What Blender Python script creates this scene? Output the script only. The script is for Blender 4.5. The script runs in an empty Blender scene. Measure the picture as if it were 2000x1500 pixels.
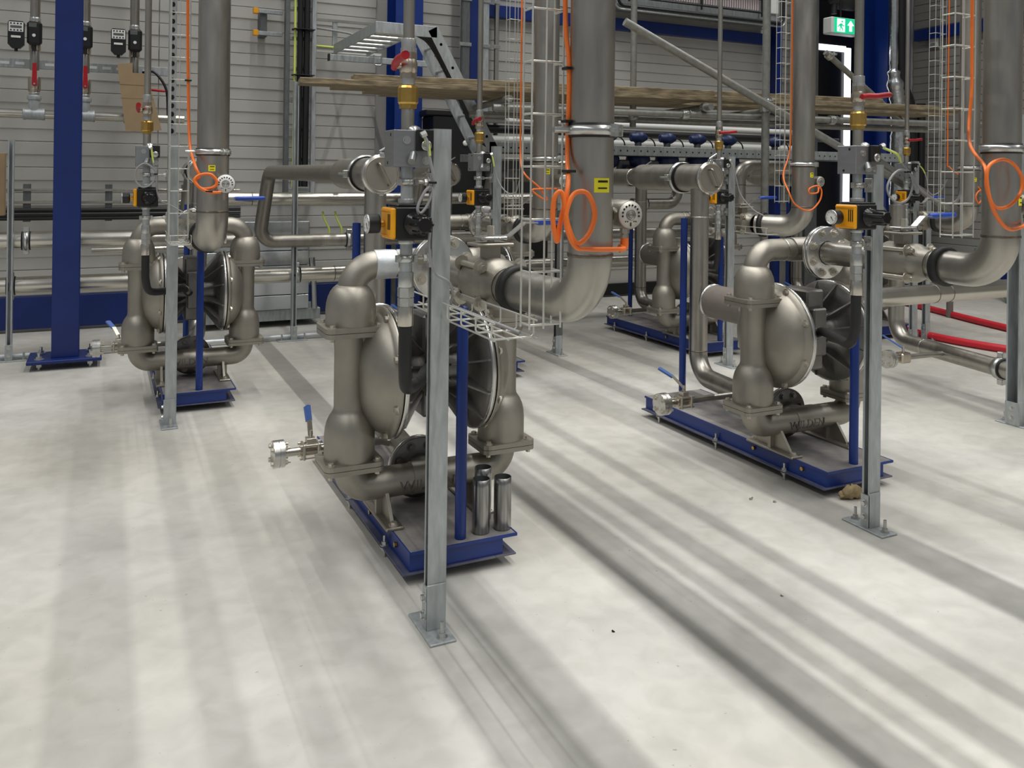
import bpy, math, random
from mathutils import Vector, Matrix
random.seed(7)
PI = math.pi
scene = bpy.context.scene
col = scene.collection

# ------------------------------------------------------------------ camera
FPX, YAW, HORIZON, ROLL = 1650.0, 25.7, 340.0, 0.7
cam_d = bpy.data.cameras.new('camera')
cam_d.sensor_width = 36.0
cam_d.lens = 36.0 * FPX / 2000.0
cam_d.shift_y = -(750.0 - HORIZON) / 2000.0
cam_d.clip_start = 0.05
cam = bpy.data.objects.new('camera', cam_d)
cam.matrix_world = (Matrix.Translation((0, 0, 1.5)) @ Matrix.Rotation(math.radians(-YAW), 4, 'Z')
                    @ Matrix.Rotation(math.radians(90), 4, 'X') @ Matrix.Rotation(math.radians(ROLL), 4, 'Z'))
col.objects.link(cam)
scene.camera = cam

# ------------------------------------------------------------------ world, hall lights, exposure
world = bpy.data.worlds.new('hall_air')
scene.world = world
world.use_nodes = True
world.node_tree.nodes['Background'].inputs[0].default_value = (0.90, 0.95, 1.0, 1)
world.node_tree.nodes['Background'].inputs[1].default_value = 0.23
vs = scene.view_settings
vs.view_transform = 'Standard'
vs.look = 'None'
vs.gamma = 1.0
vs.use_curve_mapping = False
vs.exposure = 0.06
# rows of long fluorescent fittings under the roof, running away from the camera
for lx, ly, ln, pw in ((-2.9, 2.0, 13.0, 190), (1.35, 2.0, 13.0, 195), (3.65, 2.0, 13.0, 195), (7.9, 2.0, 13.0, 210)):
    ld = bpy.data.lights.new('hall_light_row', 'AREA')
    ld.shape = 'RECTANGLE'
    ld.size = 0.045
    ld.size_y = ln
    ld.energy = pw
    ld.color = (1.0, 0.99, 0.96)
    lo = bpy.data.objects.new('hall_light_row', ld)
    ld.spread = math.radians(130)
    lo.location = (lx, ly, 6.6)
    col.objects.link(lo)

# ------------------------------------------------------------------ materials
def lin(c):
    c /= 255.0
    return c / 12.92 if c <= 0.04045 else ((c + 0.055) / 1.055) ** 2.4
def rgb(r, g, b):
    return (lin(r), lin(g), lin(b), 1)
MATS = {}
def mat(name, c, metal=0.0, rough=0.5, var=0.0, scale=8.0, stretch=(1, 1, 1), c2=None, bump=0.0, bscale=None, emit=0.0, rvar=0.0, vor=False):
    m = bpy.data.materials.new(name)
    m.use_nodes = True
    nt = m.node_tree
    b = nt.nodes['Principled BSDF']
    b.inputs['Base Color'].default_value = c
    b.inputs['Metallic'].default_value = metal
    b.inputs['Roughness'].default_value = rough
    if var or bump or c2 or rvar:
        tc = nt.nodes.new('ShaderNodeTexCoord')
        mp = nt.nodes.new('ShaderNodeMapping')
        mp.inputs['Scale'].default_value = stretch
        nt.links.new(tc.outputs['Object'], mp.inputs[0])
        if vor:
            nz = nt.nodes.new('ShaderNodeTexVoronoi')
            nz.inputs['Scale'].default_value = scale
            fac = nz.outputs['Color']
        else:
            nz = nt.nodes.new('ShaderNodeTexNoise')
            nz.inputs['Scale'].default_value = scale
            nz.inputs['Detail'].default_value = 5
            fac = nz.outputs['Fac']
        nt.links.new(mp.outputs[0], nz.inputs['Vector'])
        rp = nt.nodes.new('ShaderNodeValToRGB')
        rp.color_ramp.elements[0].position = 0.32
        rp.color_ramp.elements[1].position = 0.68
        lo_, hi_ = (c, c2) if c2 else ([x * (1 - var) for x in c[:3]] + [1], [min(1, x * (1 + var)) for x in c[:3]] + [1])
        rp.color_ramp.elements[0].color = lo_
        rp.color_ramp.elements[1].color = hi_
        nt.links.new(fac, rp.inputs[0])
        nt.links.new(rp.outputs[0], b.inputs['Base Color'])
        if rvar:
            mr = nt.nodes.new('ShaderNodeMapRange')
            mr.inputs[3].default_value = max(0.02, rough - rvar)
            mr.inputs[4].default_value = min(1, rough + rvar)
            nt.links.new(fac, mr.inputs[0])
            nt.links.new(mr.outputs[0], b.inputs['Roughness'])
        if bump:
            n2 = nt.nodes.new('ShaderNodeTexNoise')
            n2.inputs['Scale'].default_value = bscale or scale
            n2.inputs['Detail'].default_value = 4
            nt.links.new(mp.outputs[0], n2.inputs['Vector'])
            bp = nt.nodes.new('ShaderNodeBump')
            bp.inputs['Strength'].default_value = bump
            bp.inputs['Distance'].default_value = 0.004
            nt.links.new(n2.outputs['Fac'], bp.inputs['Height'])
            nt.links.new(bp.outputs[0], b.inputs['Normal'])
    if emit:
        b.inputs['Emission Color'].default_value = c
        b.inputs['Emission Strength'].default_value = emit
    MATS[name] = m
    return m
mat('pipe', rgb(172, 168, 160), 1.0, 0.36, 0.10, 7, (3, 3, .6), rvar=.10)
mat('pipe_dull', rgb(150, 146, 138), 1.0, 0.42, 0.12, 9, (2, 2, .8), rvar=.10)
mat('pipe_bright', rgb(200, 196, 186), 1.0, 0.25, 0.06, 5, rvar=.06)
mat('tube_steel', rgb(150, 150, 148), 1.0, 0.3, .35, 30, (3, 3, .05))
mat('bore_shade', rgb(58, 62, 62), 0.6, 0.6)  # tube steel darkened: shade inside the open tubes put into the colour
mat('weld', rgb(120, 112, 102), 1.0, 0.45, .25, 60)
mat('cast', rgb(158, 153, 143), 0.85, 0.45, 0.07, 10, bump=.12, bscale=260, rvar=.05)
mat('cast_dark', rgb(128, 126, 122), 0.9, 0.42, 0.14, 12, bump=.2, bscale=120)
mat('machined', rgb(205, 204, 200), 1.0, 0.28, 0.08, 14, rvar=.08)
mat('cap', rgb(178, 170, 158), 1.0, 0.42, .06, 6, rvar=.05)
mat('face_steel', rgb(196, 192, 184), 0.55, 0.5)
mat('steel', rgb(196, 190, 178), 0.75, 0.32, 0.10, 30)
mat('zinc', rgb(196, 197, 194), 0.9, 0.30, .14, 30)
mat('galv', rgb(172, 177, 178), 0.5, 0.46, .16, 42, (1, 1, .22), rvar=.10)
mat('galv_dark', rgb(112, 115, 116), 0.8, 0.5, .14, 40, (1, 1, .3))
mat('wire', rgb(214, 214, 206), 0.6, 0.38)
mat('blue', rgb(11, 45, 118), 0.0, 0.38, .10, 5)
mat('blue_deep', rgb(7, 36, 102), 0.0, 0.42, .10, 5)
mat('skid_top', rgb(112, 110, 114), 0.1, 0.6, scale=9, c2=rgb(150, 144, 138), bump=.1)
mat('blue_dust', rgb(58, 64, 98), 0.0, 0.6, scale=7, c2=rgb(96, 95, 106))
mat('blue_grip', rgb(30, 72, 170), 0.0, 0.4)
mat('lever_blue', rgb(78, 110, 176), 0.0, 0.4)
mat('black', rgb(24, 24, 25), 0.0, 0.42)
mat('black_gloss', rgb(16, 16, 18), 0.0, 0.25)
mat('rubber', rgb(26, 26, 26), 0.0, 0.55, .15, 40)
mat('gap', rgb(12, 12, 12), 0.0, 0.8)
mat('yellow', rgb(238, 165, 22), 0.0, 0.4)
mat('label_yellow', rgb(240, 232, 40), 0.0, 0.5)
mat('brass', rgb(206, 168, 92), 1.0, 0.28, .08, 30)
mat('nickel', rgb(190, 180, 164), 1.0, 0.27, .06, 30)
mat('red', rgb(168, 22, 34), 0.0, 0.38)
mat('red_hose', rgb(196, 30, 46), 0.0, 0.45)
mat('orange', rgb(240, 118, 42), 0.0, 0.4)
mat('cable_grey', rgb(150, 150, 152), 0.0, 0.45)
mat('cable_lime', rgb(208, 222, 110), 0.0, 0.45)
mat('white', rgb(226, 226, 222), 0.0, 0.45)
mat('tape', rgb(206, 210, 214), 0.3, 0.35, .08, 20, bump=.5, bscale=30)
mat('block', rgb(152, 154, 156), 0.8, 0.42, .06, 12, (1, 1, 4))
mat('muffler', rgb(118, 110, 104), 0.1, 0.6, .06, 20)
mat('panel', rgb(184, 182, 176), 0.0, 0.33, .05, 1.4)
mat('panel_shaded', rgb(150, 148, 142), 0.0, 0.5, .05, 1.4)  # darker copy of the wall panel, right wall's shade put into its colour
mat('foil', rgb(205, 205, 205), 1.0, 0.25, .1, 20, bump=.9, bscale=26)
mat('clad', rgb(196, 200, 204), 1.0, 0.22, .06, 3, (6, 6, .5), rvar=.06)
mat('wood', rgb(96, 84, 64), 0.0, 0.75, scale=5, stretch=(.6, 9, 9), c2=rgb(162, 146, 116), bump=.3, bscale=20)
mat('scaffold', rgb(142, 142, 136), 0.7, 0.5, .14, 22)
mat('cardboard', rgb(158, 134, 102), 0.0, 0.75, .05, 12)
mat('green_sign', rgb(20, 178, 128), 0.0, 0.5, emit=1.0)
mat('sign_white', rgb(235, 240, 232), 0.0, 0.5, emit=1.1)
mat('daylight', rgb(245, 248, 255), 0.0, 0.5, emit=2.2)
mat('rag', rgb(150, 132, 98), 0.0, 0.9, .3, 30, bump=1.0, bscale=40)
mat('black_print', rgb(20, 20, 18), 0.0, 0.6)
mat('lcd', rgb(90, 96, 92), 0.0, 0.3)
mat('heater_fin', rgb(226, 214, 214), 0.2, 0.4)
mat('teal_paint', rgb(110, 140, 124), 0.2, 0.5)
mat('transmitter', rgb(16, 36, 80), 0.0, 0.4)

def floor_material():
    m = bpy.data.materials.new('concrete')
    m.use_nodes = True
    nt = m.node_tree
    b = nt.nodes['Principled BSDF']
    tc = nt.nodes.new('ShaderNodeTexCoord')
    def noise(s, d, off, dist=0.0):
        mp = nt.nodes.new('ShaderNodeMapping')
        mp.inputs['Location'].default_value = off
        nt.links.new(tc.outputs['Object'], mp.inputs[0])
        n = nt.nodes.new('ShaderNodeTexNoise')
        n.inputs['Scale'].default_value = s
        n.inputs['Detail'].default_value = d
        n.inputs['Distortion'].default_value = dist
        nt.links.new(mp.outputs[0], n.inputs['Vector'])
        return n.outputs['Fac']
    def ramp(f, p0, c0, p1, c1):
        r = nt.nodes.new('ShaderNodeValToRGB')
        r.color_ramp.elements[0].position = p0
        r.color_ramp.elements[0].color = c0
        r.color_ramp.elements[1].position = p1
        r.color_ramp.elements[1].color = c1
        nt.links.new(f, r.inputs[0])
        return r.outputs[0]
    def mix(kind, f, a, c):
        x = nt.nodes.new('ShaderNodeMix')
        x.data_type = 'RGBA'
        x.blend_type = kind
        x.inputs[0].default_value = f
        nt.links.new(a, x.inputs[6])
        nt.links.new(c, x.inputs[7])
        return x.outputs[2]
    base = ramp(noise(1.1, 9, (0, 0, 0), .5), .32, rgb(178, 176, 169), .68, rgb(208, 206, 199))
    pink = ramp(noise(.7, 4, (7, 3, 0)), .42, (1, 1, 1, 1), .7, (1.0, .96, .925, 1))
    fine = ramp(noise(10, 10, (2, 9, 0), .5), .30, (.84, .84, .83, 1), .62, (1, 1, 1, 1))
    speck = ramp(noise(46, 3, (5, 1, 0)), .24, (.55, .54, .52, 1), .29, (1, 1, 1, 1))
    cl = mix('MULTIPLY', .8, base, pink)
    cl = mix('MULTIPLY', .8, cl, fine)
    cl = mix('MULTIPLY', .8, cl, speck)
    nt.links.new(cl, b.inputs['Base Color'])
    b.inputs['Roughness'].default_value = .55
    bp = nt.nodes.new('ShaderNodeBump')
    bp.inputs['Strength'].default_value = .12
    bp.inputs['Distance'].default_value = .003
    nt.links.new(noise(30, 6, (1, 1, 0)), bp.inputs['Height'])
    nt.links.new(bp.outputs[0], b.inputs['Normal'])
    MATS['concrete'] = m
floor_material()

# ------------------------------------------------------------------ mesh helpers
def V(*a):
    return Vector(a)
def frame(d):
    d = d.normalized()
    up = V(0, 0, 1) if abs(d.z) < .95 else V(1, 0, 0)
    x = up.cross(d).normalized()
    return x, d.cross(x).normalized(), d

class MB:
    def __init__(s):
        s.v, s.f, s.sm = [], [], []
    def add(s, vs_, fs, smooth=False):
        o = len(s.v)
        s.v += [tuple(p) for p in vs_]
        s.f += [tuple(i + o for i in f) for f in fs]
        s.sm += [smooth] * len(fs)
        return s
    def box(s, a, b, bev=0.0, M=None):
        x0, y0, z0 = (min(a[i], b[i]) for i in range(3))
        x1, y1, z1 = (max(a[i], b[i]) for i in range(3))
        if bev <= 0:
            p = [V(x, y, z) for z in (z0, z1) for y in (y0, y1) for x in (x0, x1)]
            f = [(0, 2, 3, 1), (4, 5, 7, 6), (0, 1, 5, 4), (2, 6, 7, 3), (0, 4, 6, 2), (1, 3, 7, 5)]
        else:
            c = V((x0 + x1) / 2, (y0 + y1) / 2, (z0 + z1) / 2)
            h = V((x1 - x0) / 2, (y1 - y0) / 2, (z1 - z0) / 2)
            bev = min(bev, h.x * .9, h.y * .9, h.z * .9)
            p, idx = [], {}
            for sx in (-1, 1):
                for sy in (-1, 1):
                    for sz in (-1, 1):
                        for ax in range(3):
                            q = V(h.x * sx, h.y * sy, h.z * sz)
                            for k in range(3):
                                if k != ax:
                                    q[k] -= bev * (sx, sy, sz)[k]
                            idx[(sx, sy, sz, ax)] = len(p)
                            p.append(c + q)
            f = []
            for ax in range(3):
                o1, o2 = [k for k in range(3) if k != ax]
                for sg in (-1, 1):
                    q = []
                    for (u, w) in ((-1, -1), (1, -1), (1, 1), (-1, 1)):
                        t = [0, 0, 0]
                        t[ax], t[o1], t[o2] = sg, u, w
                        q.append(idx[(t[0], t[1], t[2], ax)])
                    flip = (sg < 0) != (ax == 1)
                    f.append(tuple(reversed(q)) if flip else tuple(q))
                for u in (-1, 1):
                    for w in (-1, 1):
                        t1 = [0, 0, 0]
                        t1[o1], t1[o2], t1[ax] = u, w, -1
                        t2 = list(t1)
                        t2[ax] = 1
                        q = (idx[(*t1, o1)], idx[(*t2, o1)], idx[(*t2, o2)], idx[(*t1, o2)])
                        n = (p[q[1]] - p[q[0]]).cross(p[q[2]] - p[q[0]])
                        if n.dot(p[q[0]] - c) < 0:
                            q = tuple(reversed(q))
                        f.append(q)
            for sx in (-1, 1):
                for sy in (-1, 1):
                    for sz in (-1, 1):
                        q = tuple(idx[(sx, sy, sz, k)] for k in range(3))
                        n = (p[q[1]] - p[q[0]]).cross(p[q[2]] - p[q[0]])
                        if n.dot(p[q[0]] - c) < 0:
                            q = tuple(reversed(q))
                        f.append(q)
        if M is not None:
            p = [M @ q for q in p]
        return s.add(p, f)
    def lathe(s, o, d, prof, n=24, cap=True, smooth=True):
        # prof: list of (radius, distance along d)
        o = Vector(o)
        x, y, z = frame(Vector(d))
        p, f = [], []
        m = len(prof)
        for (r, h) in prof:
            for i in range(n):
                a = 2 * PI * i / n
                p.append(o + z * h + x * (r * math.cos(a)) + y * (r * math.sin(a)))
        for j in range(m - 1):
            for i in range(n):
                k = (i + 1) % n
                f.append((j * n + i, j * n + k, (j + 1) * n + k, (j + 1) * n + i))
        s.add(p, f, smooth)
        if cap:
            for j, rev in ((0, True), (m - 1, False)):
                if prof[j][0] > 1e-5:
                    ring = [p[j * n + i] for i in range(n)]
                    q = tuple(range(n))
                    s.add(ring, [tuple(reversed(q)) if rev else q])
        return s
    def steps(s, o, d, prof, n=24):
        # lathe with hard edges between the given (radius, start, end) drums
        for (r, a, b) in prof:
            s.lathe(o, d, [(r, a), (r, b)], n)
        return s
    def cyl(s, a, b, r, r2=None, n=16, cap=True):
        a, b = Vector(a), Vector(b)
        return s.lathe(a, b - a, [(r, 0), (r if r2 is None else r2, (b - a).length)], n, cap)
    def hexn(s, a, b, r):
        a, b = Vector(a), Vector(b)
        return s.lathe(a, b - a, [(r, 0), (r, (b - a).length)], 6, True, False)
    def sweep(s, pts, r, n=12, cap=True, closed=False):
        pts = [Vector(p) for p in pts]
        m = len(pts)
        rs = r if isinstance(r, (list, tuple)) else [r] * m
        tang = []
        for i in range(m):
            if closed:
                t = pts[(i + 1) % m] - pts[i - 1]
            else:
                t = pts[min(i + 1, m - 1)] - pts[max(i - 1, 0)]
            tang.append(t.normalized() if t.length > 1e-9 else V(0, 0, 1))
        x, y, _ = frame(tang[0])
        p, f = [], []
        for i in range(m):
            t = tang[i]
            x = (x - t * x.dot(t)).normalized()
            y = t.cross(x)
            for k in range(n):
                a = 2 * PI * k / n
                p.append(pts[i] + x * (rs[i] * math.cos(a)) + y * (rs[i] * math.sin(a)))
        for j in range(m if closed else m - 1):
            j2 = (j + 1) % m
            for i in range(n):
                k = (i + 1) % n
                f.append((j * n + i, j * n + k, j2 * n + k, j2 * n + i))
        s.add(p, f, True)
        if cap and not closed:
            s.add(p[:n], [tuple(reversed(range(n)))])
            s.add(p[-n:], [tuple(range(n))])
        return s
    def prism(s, poly, origin, ux, uy, h):
        # polygon in the plane (ux, uy), extruded by h along ux x uy
        o, ux, uy = Vector(origin), Vector(ux), Vector(uy)
        nz = ux.cross(uy).normalized() * h
        n = len(poly)
        p = [o + ux * a + uy * b for a, b in poly]
        q = [k + nz for k in p]
        area = sum(poly[i][0] * poly[(i + 1) % n][1] - poly[(i + 1) % n][0] * poly[i][1] for i in range(n))
        f = [tuple(reversed(range(n))), tuple(range(n, 2 * n))] + [(i, (i + 1) % n, n + (i + 1) % n, n + i) for i in range(n)]
        if (area < 0) != (h < 0):
            f = [tuple(reversed(k)) for k in f]
        return s.add(p + q, f)
    def ball(s, c, r, n=12, sc=(1, 1, 1)):
        prof = [(max(1e-4, r * math.sin(PI * i / 8)), -r * math.cos(PI * i / 8)) for i in range(9)]
        o = len(s.v)
        s.lathe((0, 0, 0), (0, 0, 1), prof, n, False)
        for i in range(o, len(s.v)):
            a = s.v[i]
            s.v[i] = (c[0] + a[0] * sc[0], c[1] + a[1] * sc[1], c[2] + a[2] * sc[2])
        return s
    def mesh(s, name, m, base):
        me = bpy.data.meshes.new(name)
        bx, by, bz = base
        me.from_pydata([(a - bx, b - by, c - bz) for a, b, c in s.v], [], s.f)
        me.polygons.foreach_set('use_smooth', s.sm)
        me.materials.append(MATS[m])
        me.update()
        return me
    def obj(s, name, m, parent=None):
        base = tuple(parent['base']) if parent is not None else (0, 0, 0)
        o = bpy.data.objects.new(name, s.mesh(name, m, base))
        col.objects.link(o)
        if parent is not None:
            o.parent = parent
            o['base'] = base
        return o

def fillet(pts, rad, seg=8):
    pts = [Vector(p) for p in pts]
    out = [pts[0]]
    for i in range(1, len(pts) - 1):
        a, b, c = pts[i - 1], pts[i], pts[i + 1]
        d1, d2 = (a - b), (c - b)
        l1, l2 = d1.length, d2.length
        d1.normalize()
        d2.normalize()
        ang = d1.angle(d2)
        if ang > PI - 1e-3:
            out.append(b)
            continue
        t = min(rad / math.tan(ang / 2), l1 * .98, l2 * .98)
        rr = t * math.tan(ang / 2)
        cen = b + (d1 + d2).normalized() * (rr / math.sin(ang / 2))
        p0, p1 = b + d1 * t, b + d2 * t
        v0, v1 = p0 - cen, p1 - cen
        w = v0.angle(v1)
        for k in range(seg + 1):
            u = k / seg
            out.append(cen + (v0 * math.sin((1 - u) * w) + v1 * math.sin(u * w)) / math.sin(w))
    out.append(pts[-1])
    return out
def spline(pts, seg=8):
    pts = [Vector(p) for p in pts]
    out = []
    for i in range(len(pts) - 1):
        p0 = pts[i - 1] if i else pts[0] * 2 - pts[1]
        p1, p2 = pts[i], pts[i + 1]
        p3 = pts[i + 2] if i + 2 < len(pts) else p2 * 2 - p1
        for k in range(seg):
            t = k / seg
            out.append(.5 * ((2 * p1) + (p2 - p0) * t + (2 * p0 - 5 * p1 + 4 * p2 - p3) * t * t + (3 * p1 - p0 - 3 * p2 + p3) * t ** 3))
    out.append(pts[-1])
    return out

def thing(name, label, cat, base, group=None):
    o = bpy.data.objects.new(name, None)
    o.empty_display_size = .05
    o.location = base
    o['base'] = base
    o['label'] = label
    o['category'] = cat
    if group:
        o['group'] = group
    col.objects.link(o)
    return o
def single(name, label, cat, mb, m, base, group=None):
    o = bpy.data.objects.new(name, mb.mesh(name, m, base))
    o.location = base
    o['base'] = base
    o['label'] = label
    o['category'] = cat
    if group:
        o['group'] = group
    col.objects.link(o)
    return o
def struct(name, mb, m, label, cat, parent=None):
    o = mb.obj(name, m, parent)
    if parent is None:
        o['kind'] = 'structure'
        o['label'] = label
        o['category'] = cat
        o['base'] = (0, 0, 0)
    return o
_shared = {}
def bolt(parent, p, d, r=.011, h=.012, m='steel', washer=True, name='bolt', stud=0.0):
    key = (round(r, 4), round(h, 4), m, washer, round(stud, 3))
    if key not in _shared:
        b = MB()
        if washer:
            b.cyl((0, 0, 0), (0, 0, r * .25), r * 1.55, n=14)
        b.hexn((0, 0, r * .2), (0, 0, h), r)
        if stud:
            b.cyl((0, 0, h), (0, 0, h + stud), r * .55, n=10)
        _shared[key] = b.mesh('bolt', m, (0, 0, 0))
    o = bpy.data.objects.new(name, _shared[key])
    o.parent = parent
    bx = Vector(tuple(parent['base']))
    o.location = Vector(p) - bx
    o.rotation_euler = V(0, 0, 1).rotation_difference(Vector(d)).to_euler()
    col.objects.link(o)
    return o

def text_mb(txt, size, depth):
    cu = bpy.data.curves.new('lettering', 'FONT')
    cu.body = txt
    cu.size = size
    cu.extrude = depth
    cu.align_x = 'CENTER'
    cu.align_y = 'CENTER'
    to = bpy.data.objects.new('lettering', cu)
    col.objects.link(to)
    dg = bpy.context.evaluated_depsgraph_get()
    me = bpy.data.meshes.new_from_object(to.evaluated_get(dg))
    vs_ = [v.co.copy() for v in me.vertices]
    fs = [tuple(p.vertices) for p in me.polygons]
    bpy.data.objects.remove(to)
    bpy.data.curves.remove(cu)
    bpy.data.meshes.remove(me)
    return vs_, fs

# ------------------------------------------------------------------ the hall
WALL_Y, WALL_X = 8.9, 11.0
struct('floor', MB().box((-7, -5, -.12), (WALL_X, WALL_Y, 0)), 'concrete', 'mottled pale grey concrete hall floor streaked with pipe shadows', 'floor')
wb = struct('wall_back', MB().box((-7, WALL_Y, 0), (WALL_X + .2, WALL_Y + .2, 6.5)), 'panel', 'long pale grey ribbed metal panel wall at the back', 'wall')
wr = struct('wall_right', MB().box((WALL_X, -5, 0), (WALL_X + .2, WALL_Y, 6.5)), 'panel_shaded', 'shaded grey ribbed metal panel wall on the right', 'wall')
PITCH = .236
def board_mesh(x0, x1, along_y=False):
    # one horizontal wall board: flat lower half and a proud upper half with a ledge, extruded along the wall
    prof = [(0, .006), (.010, .006), (.010, .112), (.022, .120), (.022, .228), (.012, .232), (0, .232)]
    b = MB()
    if along_y:
        b.prism(prof, (0, x0, 0), (-1, 0, 0), (0, 0, 1), x1 - x0)
    else:
        b.prism(prof, (x0, 0, 0), (0, -1, 0), (0, 0, 1), -(x1 - x0) if False else (x1 - x0))
    return b
def boards(parent, spans, rows, m, along_y=False):
    for (x0, x1) in spans:
        b = board_mesh(x0, x1, along_y)
        # put the prism on the inner side whatever way the extrusion ran
        if along_y:
            ys = [q[1] for q in b.v]
            sh = x0 - min(ys)
            b.v = [(x + WALL_X, y + sh, z) for x, y, z in b.v]
        else:
            xs = [q[0] for q in b.v]
            sh = x0 - min(xs)
            b.v = [(x + sh, y + WALL_Y, z) for x, y, z in b.v]
        me = b.mesh('wall_board', m, (0, 0, 0))
        for i in rows:
            o = bpy.data.objects.new('wall_board', me)
            o.parent = parent
            o.location = (0, 0, .33 + i * PITCH)
            col.objects.link(o)
boards(wb, [(-4.0, .45), (.46, 2.62), (3.05, 3.60), (3.78, 8.04), (8.2, 9.1)], range(0, 17), 'panel')
boards(wr, [(2.5, 5.98), (6.0, 8.88)], range(0, 17), 'panel_shaded', True)
struct('trim_1', MB().box((-7, WALL_Y - .05, .03), (3.9, WALL_Y, .325), .004), 'blue_deep', 'deep blue plinth beam along the foot of the back wall', 'plinth')
struct('trim_2', MB().box((WALL_X - .05, 2, .03), (WALL_X, 8.85, .35), .004), 'blue_deep', 'deep blue plinth beam along the foot of the right wall', 'plinth')
struct('trim_3', MB().box((3.78, WALL_Y - .12, 3.29), (8.06, WALL_Y, 3.43), .004), 'blue', 'bright blue horizontal rail high on the back wall', 'rail')
struct('trim_4', MB().box((WALL_X - .12, 2, 3.56), (WALL_X, 8.8, 3.72), .004), 'blue', 'blue horizontal rail high on the shaded right wall', 'rail')
struct('trim_5', MB().box((3.9, WALL_Y - .05, .02), (8.2, WALL_Y, .16), .004), 'gap', 'dark strip at the foot of the back wall', 'plinth')  # near-black bar on the face of the wall

def h_column(name, label, x, y, w, d, z0, z1, m='blue', base=False):
    t = thing(name, label, 'steel column', (x, y, 0))
    fl = .014
    for sg, nm in ((-1, 'flange'), (1, 'flange')):
        MB().box((x - w / 2, y + sg * d / 2 - fl / 2, z0), (x + w / 2, y + sg * d / 2 + fl / 2, z1), .003).obj(nm, m, t)
    MB().box((x - .006, y - d / 2, z0), (x + .006, y + d / 2, z1)).obj('web', m, t)
    if base:
        MB().box((x - .25, y - .19, z0 - .025), (x + .25, y + .19, z0), .004).obj('base_plate', m, t)
        for sx in (-1, 1):
            for sy in (-1, 1):
                p = (x + sx * .17, y + sy * .12, 0)
                MB().cyl(p, (p[0], p[1], z0 + .05), .011, n=10).obj('anchor_stud', 'zinc', t)
                bolt(t, (p[0], p[1], z0), (0, 0, 1), .022, .022, 'zinc')
                MB().hexn((p[0], p[1], z0 - .055), (p[0], p[1], z0 - .03), .02).obj('levelling_nut', 'zinc', t)
    return t
h_column('steel_column', 'blue steel column on a bolted base plate near the left edge', -.26, 7.30, .185, .18, .075, 5.0, 'blue_deep', True)
h_column('steel_column', 'wide bright blue column against the back wall behind the scaffold boards', 2.86, 8.62, .30, .30, 0, 5.0, 'blue')
h_column('steel_column', 'narrow dark blue column beside the grey conduit right of the cable ladder', 3.68, 8.74, .12, .2, 0, 5.0, 'blue_deep')
h_column('steel_column', 'slim blue column at the right end of the blue wall rail', 8.10, 8.74, .10, .2, 0, 5.0, 'blue_deep')
h_column('steel_column', 'broad blue column right of the green exit sign', 10.02, 8.55, .46, .42, 0, 5.0, 'blue')
h_column('steel_column', 'grey steel column just right of the slim blue wall column', 8.42, 8.45, .2, .18, 0, 5.0, 'galv_dark')

# doorway in the back wall with daylight coming in along its edge
dr = thing('door_1', 'dark doorway with a bright white lit edge below the exit sign', 'door', (9.55, 8.86, 0))
dr['kind'] = 'structure'
MB().box((8.56, 8.84, 0), (9.72, 8.89, 4.3), .004).obj('dark_opening', 'black_gloss', dr)  # black sheet painted in place of the unlit space beyond the doorway
MB().box((9.50, 8.80, .3), (9.60, 8.835, 3.36), .003).obj('daylight_gap', 'daylight', dr)
MB().box((8.60, 8.80, 3.30), (9.50, 8.835, 3.38), .003).obj('daylight_gap', 'daylight', dr)
MB().box((8.90, 8.80, 2.0), (9.40, 8.835, 2.06), .01).obj('push_bar', 'galv_dark', dr)
MB().box((8.62, 8.80, 1.78), (8.72, 8.835, 1.93), .003).obj('warning_tag', 'label_yellow', dr)

# exit sign: box with a lit green face, running figure and arrow
SX, SY, SZ = 8.83, 8.20, 3.52
sg = thing('exit_sign', 'lit green emergency exit sign with white running figure and arrow', 'sign', (SX, SY, SZ - .13))
MB().box((SX - .24, SY, SZ - .108), (SX + .3, SY + .16, SZ + .108), .012).obj('housing', 'white', sg)
MB().box((SX - .20, SY - .012, SZ - .10), (SX + .3, SY, SZ + .10), .002).obj('face', 'green_sign', sg)
def flat(poly, x, z, s_, y, th=.004):
    return MB().prism([(a * s_, b * s_) for a, b in poly], (x, y, z), (1, 0, 0), (0, 0, 1), th)
MB().prism([(-.16, -.085), (-.02, -.085), (-.02, .085), (-.16, .085)], (SX, SY - .0125, SZ), (1, 0, 0), (0, 0, 1), .003).obj('doorway_symbol', 'sign_white', sg)
fig = [(-.5, -.9), (-.2, -.35), (-.35, .0), (-.55, -.05), (-.75, -.3), (-.85, -.2), (-.6, .15), (-.15, .45), (.15, .45), (.45, .1), (.75, .15), (.8, .0),
       (.4, -.08), (.15, .12), (.1, -.2), (.4, -.45), (.35, -.9), (.2, -.9), (.22, -.55), (-.1, -.35), (-.35, -.95)]
r_ = flat(fig, SX - .09, SZ - .008, .074, SY - .016)
r_.cyl((SX - .075, SY - .016, SZ + .05), (SX - .075, SY - .020, SZ + .05), .014, n=12)
r_.obj('running_figure', 'green_sign', sg)
arr = [(-.3, -.9), (.3, -.9), (.3, .1), (.75, .1), (0, .95), (-.75, .1), (-.3, .1)]
flat(arr, SX + .085, SZ, .078, SY - .0125).obj('arrow_symbol', 'sign_white', sg)
MB().cyl((SX, SY + .08, SZ + .10), (SX, SY + .08, 5), .012, n=8).obj('hanger', 'black', sg)

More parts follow.
